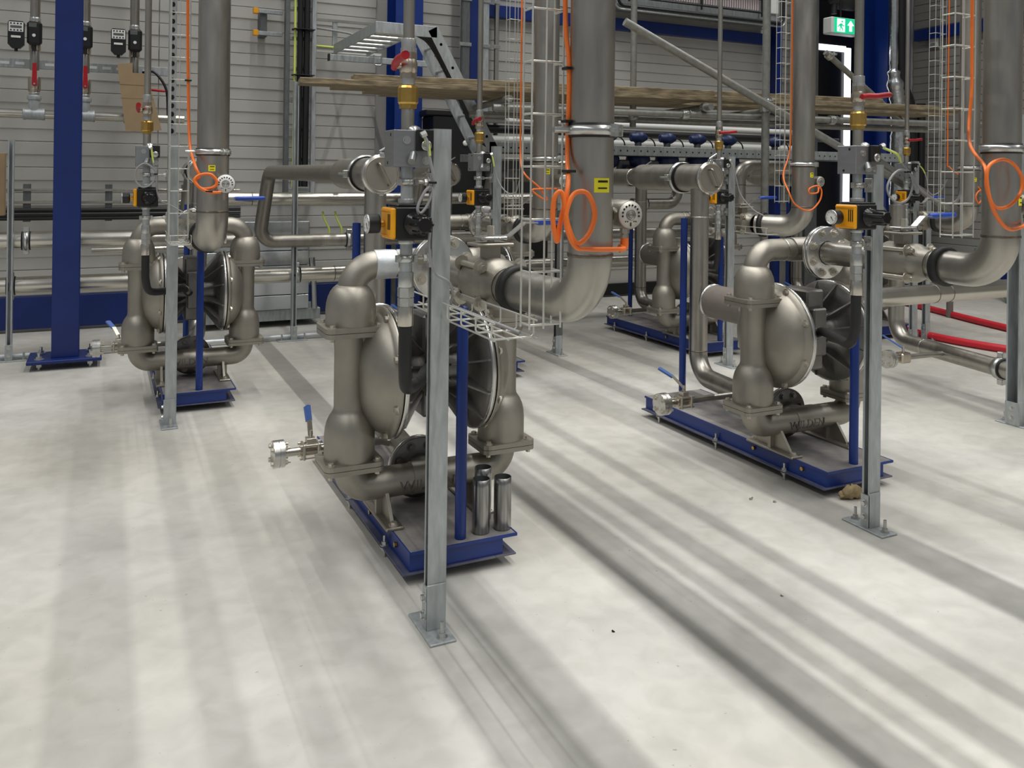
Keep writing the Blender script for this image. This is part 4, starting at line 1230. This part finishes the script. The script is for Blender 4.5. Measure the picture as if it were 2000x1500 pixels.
for z in (2.88, 3.10):
    MB().box((1.36, 8.70, z - .02), (1.60, 8.74, z + .02), .003).obj('arm', 'galv', bk)
    MB().box((1.31, 8.69, z - .028), (1.36, 8.75, z + .028), .004).obj('end_cap', 'yellow', bk)
MB().box((1.38, 8.74, 2.85), (1.45, 8.89, 3.12), .004).obj('hanger', 'galv_dark', bk)

ul = thing('cable_ladder', 'short wall ladder with a yellow cable between the vertical ladder and blue column', 'cable ladder', (2.2, 8.7, 2.8))
for z, m in ((3.06, 'pipe_bright'), (2.74, 'white')):
    MB().box((1.88, 8.66, z - .014), (2.62, 8.69, z + .014), .003).obj('rail', m, ul)
MB().box((2.10, 8.67, 2.7), (2.15, 8.70, 3.06), .002).obj('rung', 'galv', ul)
MB().box((2.62, 8.65, 3.03), (2.68, 8.70, 3.09), .004).obj('end_cap', 'yellow', ul)
cable('yellow_cable', 'yellow cable on the short wall ladder', [(1.88, 8.64, 2.785), (2.12, 8.64, 2.78), (2.2, 8.6, 2.77), (2.3, 8.4, 2.80)], .012, 'cable_lime', 6)
cable('grey_lead', 'pale cable curving off the short wall ladder', [(1.88, 8.64, 2.97), (2.15, 8.64, 2.95), (2.3, 8.6, 2.92), (2.4, 8.5, 2.82)], .012, 'cable_grey', 6)

# cable tray run in front of the wall: level ladder, sloping leg, long perforated rail
tr = thing('cable_tray_run', 'galvanised cable tray sloping down to a long perforated rail', 'cable tray', (2.6, 7.06, 1.7))
for x in (2.08, 2.42):
    MB().box((x, 7.06, 2.70), (x + .012, 8.55, 2.80), .002).obj('side_rail', 'galv', tr)
for i in range(6):
    MB().cyl((2.09, 7.2 + i * .24, 2.725), (2.43, 7.2 + i * .24, 2.725), .018, n=10).obj('rung', 'zinc', tr)
MB().box((2.08, 7.05, 2.70), (2.64, 7.062, 2.80), .002).obj('side_rail', 'galv', tr)
d_ = V(3.19 - 2.62, 0, 1.74 - 2.745)
for yy in (7.05, 7.45):
    MB().prism([(-.04, -.05), (d_.length + .03, -.05), (d_.length + .03, .05), (-.04, .05)], (2.62, yy, 2.745), d_.normalized(), V(-d_.z, 0, d_.x).normalized() * -1, .006).obj('sloping_rail', 'galv', tr)
for i in range(5):
    p = V(2.62, 7.05, 2.745) + d_ * ((i + .5) / 5)
    MB().cyl(p, p + V(0, .4, 0), .014, n=8).obj('rung', 'zinc', tr)
MB().box((3.16, 7.05, 1.695), (8.6, 7.062, 1.795), .002).obj('long_rail', 'galv', tr)
hm2 = MB().lathe((0, 0, 0), (0, -1, 0), [(.009, 0), (.009, .001)], 8).mesh('rail_hole', 'gap', (0, 0, 0))
for i in range(66):
    o = bpy.data.objects.new('rail_hole', hm2)
    o.parent = tr
    o.location = (3.3 + i * .08 - 2.6, -.0105, .045)
    col.objects.link(o)
MB().box((3.16, 7.05, 1.695), (8.6, 7.40, 1.700)).obj('rail_floor', 'galv_dark', tr)
for i, (a, b_) in enumerate((((2.66, 7.15, 2.66), (3.16, 7.15, 1.80)), ((2.66, 7.22, 2.65), (3.18, 7.22, 1.79)))):
    cable('black_cable', ('front', 'rear')[i] + ' black cable lying in the sloping tray leg', [(2.5, a[1], 2.76), a, ((a[0] + b_[0]) / 2, a[1], (a[2] + b_[2]) / 2), b_, (3.6, a[1], 1.73)], .026, 'black', 6, 'black cables in the sloping tray')
sb = thing('tray_support', 'galvanised support arm below the level tray at the blue column', 'bracket', (2.0, 8.3, 2.6))
MB().box((1.98, 8.28, 2.60), (3.0, 8.32, 2.66), .003).obj('arm', 'galv', sb)
MB().box((1.965, 8.275, 2.595), (1.98, 8.325, 2.665), .002).obj('end_cap', 'black', sb)
MB().sweep(fillet([(2.42, 8.265, 2.68), (2.42, 8.265, 2.58), (2.50, 8.265, 2.58), (2.50, 8.265, 2.68)], .02), .008, 8).obj('u_bolt', 'zinc', sb)

# conduits beside the narrow blue column
for i, (x, r, m, lb) in enumerate(((3.56, .05, 'galv_dark', 'wide grey conduit left of the narrow blue column'), (3.80, .04, 'galv', 'grey conduit with pipe clips right of the narrow blue column'), (3.94, .022, 'pipe_bright', 'thin bright conduit beside the blue wall rail'))):
    t = thing('conduit', lb, 'conduit', (x, 8.6, 1.9), 'vertical wall conduits')
    MB().box((x - r, 8.60, 1.9), (x + r, 8.66, 4.4), .01).obj('tube', m, t)
    for z in (2.5, 2.9, 3.4):
        MB().box((x - r - .03, 8.585, z), (x + r + .01, 8.60, z + .04), .003).obj('pipe_clip', 'zinc', t)

# service pipes under the roof, running overhead towards the viewer
ov = MB().cyl((1.62, -4, 2.95), (1.62, 4.6, 2.95), .057, n=16)
ov = struct('trim_6', ov, 'pipe_dull', 'service pipes running just under the roof above the aisle', 'pipes')
for x, z, r in ((1.80, 2.95, .03), (1.93, 2.95, .024), (2.22, 3.0, .06), (2.60, 2.95, .03), (2.74, 2.95, .02), (4.6, 3.0, .04)):
    MB().cyl((x, -4, z), (x, 4.6, z), r, n=16).obj('service_pipe', 'pipe_dull', ov)

# dark control cabinets on the wall
cb = thing('control_cabinet', 'black control cabinet with round push buttons below the sloping tray', 'cabinet', (3.3, 8.3, .4))
MB().box((3.06, 8.25, .4), (3.56, 8.6, 2.10), .01).obj('body', 'black', cb)
MB().box((2.98, 8.24, 2.10), (3.95, 8.6, 2.16), .01).obj('top_cover', 'black', cb)
for z, m in ((1.98, 'white'), (1.90, 'red'), (1.82, 'white')):
    MB().lathe((3.42, 8.25, z), (0, -1, 0), [(.030, 0), (.030, .012), (.012, .014)], 16).obj('push_button', m, cb)
MB().box((3.36, 8.245, 1.62), (3.50, 8.25, 1.70), .002).obj('nameplate', 'galv_dark', cb)
c2 = thing('control_cabinet', 'dark grey machine cabinet behind the thin wire tray', 'cabinet', (3.9, 8.2, .3))
MB().box((3.60, 8.1, .3), (4.35, 8.6, 1.66), .02).obj('body', 'rubber', c2)
MB().lathe((3.95, 8.1, 1.52), (0, -1, 0), [(.03, 0), (.03, .01), (.02, .012)], 14).obj('lock', 'zinc', c2)
MB().cyl((3.92, 8.09, 1.2), (3.92, 8.09, 1.45), .006, n=8).obj('handle', 'zinc', c2)

# aluminium clad box behind the left pump
sv = thing('clad_duct', 'shiny aluminium clad duct box on the floor behind the left pump', 'duct', (1.4, 8.3, 0))
for i in range(6):
    MB().box((.80, 8.28, .17 + i * .142), (1.80, 8.75, .17 + i * .142 + .136), .004).obj('cladding_panel', 'clad', sv)
MB().box((.78, 8.30, .06), (1.92, 8.75, .165), .004).obj('base_rail', 'galv', sv)
MB().box((.80, 8.32, .17), (1.79, 8.74, 1.01)).obj('core', 'gap', sv)
MB().sweep(spline([(1.86, 8.30, .16), (1.85, 8.30, .4), (1.83, 8.30, .66)]), .03, 10).obj('edge_strip', 'clad', sv)

# ------------------------------------------------------------------ metering legs on the left wall
def meter_leg(x, label, two=True, handle=True):
    y = 8.5
    t = thing('metering_leg', label, 'pipe fitting', (x, y, 1.95), 'metering legs on the left wall')
    def seg(nm, z0, z1, r, m, n=20):
        return MB().lathe((x, y, 0), (0, 0, 1), [(r * .95, z0), (r, z0 + .006), (r, z1 - .006), (r * .95, z1)], n).obj(nm, m, t)
    seg('pipe', 2.80, 4.3, .040, 'pipe')
    seg('press_ring', 2.78, 2.82, .045, 'zinc')
    mt = seg('meter_body', 2.53, 2.79, .046, 'nickel')
    MB().box((x - .055, y - .12, 2.57), (x + .06, y - .04, 2.775), .02).obj('meter_head', 'black', mt)
    MB().cyl((x, y - .12, 2.65), (x, y - .123, 2.65), .014, n=12).obj('indicator', 'white', mt)
    MB().box((x - .04, y - .122, 2.72), (x + .02, y - .118, 2.755), .002).obj('window', 'lcd', mt)
    MB().cyl((x, y - .08, 2.52), (x, y - .08, 2.58), .018, n=10).obj('gland', 'black', mt)
    if two:
        dm = MB().prism([(-.062, -.10), (-.03, -.135), (.03, -.135), (.062, -.10), (.062, .085), (.05, .10), (-.05, .10), (-.062, .085)], (x - .135, y - .06, 2.665), (1, 0, 0), (0, 0, 1), .05).obj('display_head', 'black', t)
        dp = MB().box((x - .190, y - .114, 2.672), (x - .080, y - .109, 2.755), .002).obj('keypad', 'white', dm)
        for i in range(4):
            for z in (2.685, 2.742):
                MB().cyl((x - .173 + i * .025, y - .114, z), (x - .173 + i * .025, y - .116, z), .007, n=8).obj('key', 'black_print', dp)
        MB().box((x - .178, y - .116, 2.703), (x - .092, y - .1138, 2.724), .001).obj('display', 'lcd', dp)
        MB().box((x - .172, y - .114, 2.62), (x - .10, y - .109, 2.638), .001).obj('type_plate', 'white', dm)
        MB().cyl((x - .135, y - .085, 2.505), (x - .135, y - .085, 2.535), .014, n=10).obj('gland', 'black', dm)
    seg('pipe', 2.36, 2.54, .037, 'pipe')
    v = seg('ball_valve', 2.185, 2.30, .050, 'nickel')
    seg('valve_nut', 2.17, 2.20, .046, 'nickel', 8)
    if handle:
        MB().cyl((x + .005, y - .04, 2.235), (x + .005, y - .085, 2.235), .020, n=14).obj('stem', 'red', v)
        MB().prism([(-.02, 0), (.02, 0), (.016, .18), (-.016, .18)], (x + .005, y - .068, 2.235), (1, 0, 0), (0, 0, 1), .014).obj('handle', 'red', v)
        MB().cyl((x + .005, y - .085, 2.235), (x + .005, y - .09, 2.235), .008, n=10).obj('screw', 'zinc', v)
    else:
        MB().sweep([(x - .02, y - .08, 2.235), (x + .05, y - .08, 2.238), (x + .26, y - .09, 2.225)], [.012, .014, .012], 10).obj('handle', 'red', v)
        MB().cyl((x - .02, y - .03, 2.235), (x - .02, y - .10, 2.235), .022, n=12).obj('stem', 'red', v)
    seg('ring', 2.145, 2.165, .042, 'zinc')
    seg('union_nut', 2.10, 2.14, .056, 'galv', 12)
    MB().lathe((x, y, 0), (0, 0, 1), [(.035, 1.99), (.042, 2.01), (.046, 2.07), (.044, 2.10)], 20).obj('reducer', 'galv', t)
    MB().lathe((x, y, 1.975), (1, 0, 0), [(.048, -.085), (.053, -.08), (.053, -.065), (.050, -.06), (.050, .06), (.053, .065), (.053, .08), (.048, .085)], 24, False).obj('tee', 'galv', t)
    return t
meter_leg(-.57, 'leftmost metering leg with black display box and upright red handle')
meter_leg(-.175, 'metering leg right of the blue column with upright red handle', False)
meter_leg(.228, 'third metering leg, half covered by the cardboard sheet', True, False)
hpipe('galvanised manifold pipe under the three metering legs', -2.5, .66, 8.5, 1.975, .040, 'pipe_bright', name='manifold_pipe')
pr = thing('slotted_rail', 'slotted galvanised rail crossing behind the metering legs', 'rail', (-1, 8.62, 2.38))
MB().box((-2.5, 8.60, 2.385), (.52, 8.64, 2.465), .003).obj('rail', 'galv', pr)
hm3 = MB().box((-.035, -.001, -.012), (.035, .001, .012)).mesh('slot', 'white', (0, 0, 0))
for i in range(24):
    o = bpy.data.objects.new('slot', hm3)
    o.parent = pr
    o.location = (-1.3 + i * .115, -.021, .045)
    col.objects.link(o)
cs = thing('cardboard_sheet', 'folded cardboard sheet hung on the third metering leg', 'cardboard', (.26, 8.33, 1.84))
MB().prism([(-.175, .54), (-.05, .56), (-.05, .47), (.07, .47), (.20, -.04), (-.10, -.06)], (.26, 8.35, 1.90), (1, 0, 0), (0, 0, 1), .008).obj('sheet', 'cardboard', cs)
for z in (2.14, 2.26):
    MB().box((.11, 8.340, z), (.42, 8.3425, z + .004)).obj('crease', 'wood', cs)
cable('black_cable', 'thin black cable curving down beside the slotted channel', [(.30, 8.55, 2.40), (.40, 8.5, 2.40), (.50, 8.48, 2.25), (.52, 8.48, 2.0), (.55, 8.5, 1.75)], .012, 'black', 6)

# ------------------------------------------------------------------ scaffold
SA = math.radians(-8)
SO = V(1.45, 6.75, 0)
def sp(l, w, z):
    return SO + V(math.cos(SA) * l - math.sin(SA) * w, math.sin(SA) * l + math.cos(SA) * w, z)
def board(l0, l1, w, z, label, th=.045):
    M = Matrix.Translation(SO) @ Matrix.Rotation(SA, 4, 'Z')
    b = MB().box((l0, w, z), (l1, w + .215, z + th), .004, M)
    return single('scaffold_board', label, 'board', b, 'wood', tuple(sp(l0, w, z)), 'scaffold boards')
board(-.10, 6.3, -.45, 2.155, 'front lower scaffold board whose end reaches farthest left')
board(.16, 3.3, -.21, 2.155, 'second scaffold board stepping back at its left end')
board(.30, 3.4, -.44, 2.200, 'scaffold board lying on top with chamfered left end')
board(.45, 6.5, .03, 2.155, 'third scaffold board along the middle of the platform')
board(.62, 6.4, .26, 2.160, 'rearmost scaffold board of the platform')
board(3.0, 5.2, -.42, 2.200, 'pale top scaffold board right of the nearest riser')
def tube(label, a, b_, r=.028, couplers=()):
    t = thing('scaffold_tube', label, 'scaffold tube', tuple(a), 'scaffold tubes')
    a, b_ = Vector(a), Vector(b_)
    MB().cyl(a, b_, r, n=16).obj('tube', 'scaffold', t)
    for f in couplers:
        p = a.lerp(b_, f)
        d = (b_ - a).normalized()
        x, y, _ = frame(d)
        c = MB().cyl(p - d * .028, p + d * .028, r + .012, n=12).obj('coupler', 'zinc', t)
        MB().box(p - V(.02, .05, .02), p + V(.02, .0, .02), .005).obj('coupler_jaw', 'zinc', c)
        bolt(c, p + V(0, -.05, 0), (0, -1, 0), .014, .016, 'zinc', stud=.03)
        bolt(c, p + V(.03, -.03, .02), (1, 0, 0), .012, .014, 'zinc', stud=.03)
    return t
tube('level scaffold tube under the front edge of the boards', sp(1.4, -.42, 2.03), sp(6.6, -.42, 2.03), .03, (.33, .62, .97))
tube('level scaffold tube under the rear edge of the boards', sp(1.4, .30, 2.02), sp(6.6, .30, 2.02), .03)
tube('short scaffold crosspiece under the boards at the left', sp(1.5, -.55, 2.095), sp(1.5, .5, 2.095))
tube('short scaffold crosspiece under the boards in the middle', sp(3.3, -.55, 2.095), sp(3.3, .5, 2.095), .028, (.1,))
tube('short scaffold crosspiece behind the grey scaffold upright', sp(4.0, -.55, 2.095), sp(4.0, .5, 2.095), .028, (.1,))
tube('grey scaffold upright left of the riser by the doorway', sp(3.87, -.50, 0), sp(3.87, -.50, 4.2), .034, (.50, .515))
tube('scaffold upright rising from the boards left of centre', sp(2.95, .245, 1.95), sp(2.95, .245, 4.2), .03, (.04,))
tube('long diagonal scaffold brace sloping down to the right', sp(2.45, -.62, 2.75), sp(5.3, -.62, 1.43), .034)
tube('second diagonal brace in front of the dark doorway', sp(5.15, .35, 2.78), sp(6.1, .35, 2.12), .03, (.05,))
tube('lower diagonal brace ending behind the right regulator', sp(5.2, -.2, 1.75), sp(6.2, -.2, 1.2), .034)
tube('level scaffold tube high at the top right', sp(5.0, -.45, 3.32), sp(7.2, -.45, 3.30), .035)

# ------------------------------------------------------------------ instruments above and below the perforated rail
for i, (x, lb) in enumerate(((4.53, 'blue field transmitter just right of the nearest riser'), (4.90, 'second blue field transmitter from the left above the perforated rail'), (5.26, 'third blue field transmitter from the left above the perforated rail'),
                             (5.65, 'blue field transmitter left of the thin air pipe'), (6.06, 'blue field transmitter under the diagonal brace'), (6.72, 'rightmost blue field transmitter beyond the scaffold upright'))):
    t = thing('field_transmitter', lb, 'transmitter', (x, 7.3, 1.5), 'blue field transmitters')
    MB().lathe((x - .09, 7.22, 1.89), (1, 0, 0), [(.03, 0), (.045, .01), (.045, .05), (.058, .06), (.060, .12), (.05, .15), (.028, .19)], 18).obj('head', 'transmitter', t)
    MB().cyl((x, 7.22, 1.80), (x, 7.22, 1.86), .035, n=14).obj('neck', 'galv_dark', t)
    MB().lathe((x, 7.22, 1.80), (0, 0, -1), [(.03, 0), (.03, .05), (.11, .08), (.125, .13), (.11, .20), (.05, .24)], 20).obj('sensor_body', 'transmitter', t)
    MB().sweep(spline([(x + .09, 7.22, 1.89), (x + .15, 7.22, 1.885), (x + .20, 7.22, 1.84), (x + .215, 7.22, 1.76)]), .007, 8).obj('lead', 'black', t)
    MB().box((x + .13, 7.2, 1.50), (x + .30, 7.26, 1.66), .01).obj('junction_box', 'galv_dark', t)
    MB().box((x + .17, 7.196, 1.57), (x + .26, 7.2, 1.61), .001).obj('type_plate', 'transmitter', t)
for i, (z, r, m, lb) in enumerate(((2.09, .035, 'white', 'white wall pipe just under the scaffold boards'), (1.99, .045, 'black', 'black wall pipe behind the scaffold tubes'), (1.88, .040, 'white', 'white wall pipe above the blue transmitters'), (1.62, .05, 'pipe_bright', 'steel wall pipe behind the blue transmitters'))):
    hpipe(lb, 3.6, 8.1, 8.4, z, r, m, name='wall_pipe')

# ------------------------------------------------------------------ right side
hpipe('bright thick pipe crossing low behind the right strut posts', 4.55, 9.5, 4.22, .665, .068, 'pipe_bright', welds=(5.45, 5.6), name='cross_pipe')
t = thing('suction_pipe', 'bare suction pipe bending along the floor at the right edge', 'pipe', (5.47, 4.55, .2), 'suction pipes')
MB().sweep(fillet([(5.47, 4.55, 1.3), (5.47, 4.55, .275), (5.20, 3.35, .28), (5.20, 2.6, .28)], .16, 12), .058, 28).obj('tube', 'pipe', t)
MB().lathe((5.40, 4.24, .276), V(-.22, -1, 0), [(.058, -.004), (.060, -.002), (.060, .002), (.058, .004)], 28, False).obj('weld_seam', 'pipe_bright', t)
c = MB().lathe((5.245, 3.55, .28), V(-.22, -1, 0), [(.058, -.03), (.066, -.03), (.066, .03), (.058, .03)], 28, False).obj('clamp_lining', 'rubber', t)
MB().lathe((5.245, 3.55, .28), V(-.22, -1, 0), [(.066, -.02), (.073, -.02), (.073, .02), (.066, .02)], 28, False).obj('clamp_band', 'zinc', c)
for s in (-1, 1):
    MB().box((5.225, 3.53, .28 + s * .088 - .018), (5.265, 3.57, .28 + s * .088 + .018), .003).obj('clamp_ear', 'zinc', c)
v = MB().cyl((4.80, 4.02, .285), (5.30, 4.02, .28), .018, n=14).obj('drain_tube', 'pipe', t)
dv = MB().steps((4.74, 4.02, .285), (1, 0, 0), [(.060, 0, .022), (.055, .021, .026), (.060, .025, .048)], 28).obj('blind_flange', 'machined', t)
for k in range(4):
    a = PI / 4 + k * PI / 2
    bolt(dv, (4.74, 4.02 + .043 * math.cos(a), .285 + .043 * math.sin(a)), (-1, 0, 0), .011, .012)
MB().box((4.86, 3.985, .25), (4.95, 4.055, .32), .01).obj('drain_valve', 'nickel', t)
MB().prism([(0, -.013), (.15, -.013), (.15, .013), (0, .013)], (4.905, 4.02, .35), V(-.45, .75, .5).normalized(), V(1, .6, 0).normalized(), .006).obj('lever_grip', 'lever_blue', t)
MB().cyl((4.905, 4.02, .31), (4.905, 4.02, .36), .009, n=10).obj('stem', 'steel', t)
strut_post(5.06, 3.32, 1.9, 'heavy galvanised strut post at the right edge of the frame', w=.10, d=.085)
strut_post(6.95, 5.45, 1.3, 'thin strut post beside the red hoses at the right')
for pts, lb in (([(8.75, 7.8, .036), (8.55, 7.0, .036), (8.42, 6.55, .036), (8.2, 5.9, .036), (8.06, 5.4, .036), (7.9, 4.8, .036)], 'upper red hose lying across the floor at the right'),
                ([(7.2, 6.3, .036), (7.02, 5.75, .036), (6.97, 5.4, .036), (6.99, 5.0, .036), (7.10, 4.6, .036), (7.4, 4.2, .036)], 'lower red hose lying across the floor at the right')):
    single('red_hose', lb, 'hose', MB().sweep(spline(pts), .034, 14), 'red_hose', tuple(pts[0]), 'red hoses')
tl = thing('brace_tube', 'teal painted tube slanting against the right wall plinth', 'tube', (10.2, 7.3, 0))
MB().cyl((10.7, 7.6, .55), (9.9, 6.6, .03), .045, n=14).obj('tube', 'teal_paint', tl)
bp_ = thing('support_tube', 'thin brown steel upright on the floor between the red hoses', 'tube', (8.28, 6.2, 0))
MB().cyl((8.28, 6.2, 0), (8.28, 6.2, .55), .035, n=14).obj('tube', 'muffler', bp_)

fp = thing('insulated_pipe', 'crinkled foil wrapped pipe beside the broad blue column', 'pipe', (9.75, 8.1, 1.1))
pts = spline([(9.62, 8.1, 4.3), (9.63, 8.1, 3.2), (9.64, 8.1, 2.9), (9.70, 8.1, 2.6), (9.74, 8.1, 2.3), (9.74, 8.1, 1.9), (9.72, 8.1, 1.1)], 8)
random.seed(5)
MB().sweep(pts, [(.055 if i < 14 else .085 if i < 18 else .105) * random.uniform(.9, 1.1) for i in range(len(pts))], 18).obj('foil_jacket', 'foil', fp)
bp2 = thing('insulated_pipe', 'black insulated pipe curving beside the foil wrapped pipe', 'pipe', (9.95, 8.1, 1.1))
MB().sweep(spline([(9.80, 8.15, 4.4), (9.82, 8.15, 3.2), (9.86, 8.15, 2.8), (10.0, 8.15, 2.5), (10.05, 8.15, 2.0), (10.05, 8.15, 1.1)]), .085, 18).obj('jacket', 'black', bp2)
bp3 = thing('insulated_pipe', 'straight black insulated pipe next to the shaded right wall', 'pipe', (10.2, 8.1, 0))
MB().cyl((10.24, 8.15, 0), (10.24, 8.15, 2.55), .06, n=16).obj('jacket', 'black', bp3)
th_ = thing('wall_sensor', 'small white sensor box on the shaded right wall', 'sensor', (10.95, 8.5, 3.45))
MB().box((10.93, 8.44, 3.44), (10.975, 8.58, 3.64), .01).obj('housing', 'white', th_)
MB().box((10.922, 8.47, 3.46), (10.93, 8.55, 3.50), .003).obj('grille', 'galv', th_)
va = thing('valve_actuator', 'dark valve actuator above the exit sign', 'actuator', (8.9, 8.35, 3.8))
MB().lathe((8.72, 8.35, 3.90), (1, 0, 0), [(.05, 0), (.07, .02), (.07, .14), (.13, .16), (.13, .42), (.10, .46)], 20).obj('motor', 'rubber', va)
MB().cyl((8.78, 8.35, 3.70), (8.78, 8.35, 4.4), .04, n=12).obj('stem', 'rubber', va)

# looped earth wires under the thick header pipe
for i, x in enumerate((1.86, 1.98)):
    cable('earth_wire', ('left', 'right')[i] + ' yellow green earth wire loop between two header pipes', [(x, 8.0, 1.12), (x + .01, 7.96, 1.05), (x + .05, 7.94, .96), (x + .05, 7.94, .88)], .010, 'cable_lime', 6, 'earth wire loops')
# printed data plate hanging behind the right foreground elbow
dp_ = thing('data_plate', 'pale printed plate hanging behind the right foreground pump elbow', 'plate', (3.13, 3.47, .90))
MB().box((3.06, 3.465, .90), (3.20, 3.47, 1.07), .002).obj('plate', 'white', dp_)
for z, w_ in ((1.02, .10), (1.0, .08), (.97, .05)):
    MB().box((3.08, 3.4635, z), (3.08 + w_, 3.465, z + .006)).obj('printed_line', 'black_print', dp_)
MB().cyl((3.13, 3.467, 1.06), (3.13, 3.467, 1.13), .003, n=6).obj('hanger', 'zinc', dp_)
# small bolts and crumbs dropped on the floor
random.seed(11)
for i, (x, y, lb) in enumerate(((2.72, 3.05, 'tiny dropped screw on the floor left of the right skid'), (2.80, 2.98, 'tiny dropped nut on the floor left of the right skid corner'), (1.52, 2.35, 'small dark crumb on the floor right of the nearest post'), (2.2, 2.3, 'brown mud crumb on the floor in the foreground'))):
    b = MB().hexn((x, y, .0), (x + .002, y, .006 if i < 2 else .003), .008 if i < 2 else .006)
    if i == 0:
        b.cyl((x, y, .004), (x + .02, y + .01, .004), .003, n=8)
    single('dropped_bolt' if i < 2 else 'floor_crumb', lb, 'bolt' if i < 2 else 'crumb', b, 'steel' if i < 2 else 'rag' if i == 3 else 'gap', (x, y, 0))

# two process pipe bends behind the back row
t = thing('pipe_bend', 'level pipe bending upward right of the capped strainer line', 'pipe', (4.85, 7.25, 1.15))
MB().sweep(fillet([(4.85, 7.25, 1.21), (5.42, 7.25, 1.21), (5.42, 7.25, 1.62)], .13, 10), .057, 24).obj('tube', 'pipe', t)
c = MB().lathe((5.0, 7.25, 1.21), (1, 0, 0), [(.057, -.028), (.064, -.028), (.064, .028), (.057, .028)], 24, False).obj('clamp_lining', 'rubber', t)
MB().lathe((5.0, 7.25, 1.21), (1, 0, 0), [(.064, -.018), (.070, -.018), (.070, .018), (.064, .018)], 24, False).obj('clamp_band', 'zinc', c)
for sg_ in (-1, 1):
    MB().box((4.98, 7.23, 1.21 + sg_ * .082 - .016), (5.02, 7.26, 1.21 + sg_ * .082 + .016), .003).obj('clamp_ear', 'zinc', c)
t = thing('pipe_bend', 'thick pipe bending downward left of the back wire tray', 'pipe', (5.75, 6.7, 1.1))
MB().sweep(fillet([(6.7, 6.72, 1.60), (5.78, 6.72, 1.60), (5.78, 6.72, 1.0), (5.78, 7.5, 1.0)], .15, 10), .075, 24).obj('tube', 'pipe', t)
MB().lathe((5.78, 6.72, 1.42), (0, 0, 1), [(.075, -.004), (.0775, -.002), (.0775, .002), (.075, .004)], 24, False).obj('weld_seam', 'weld', t)
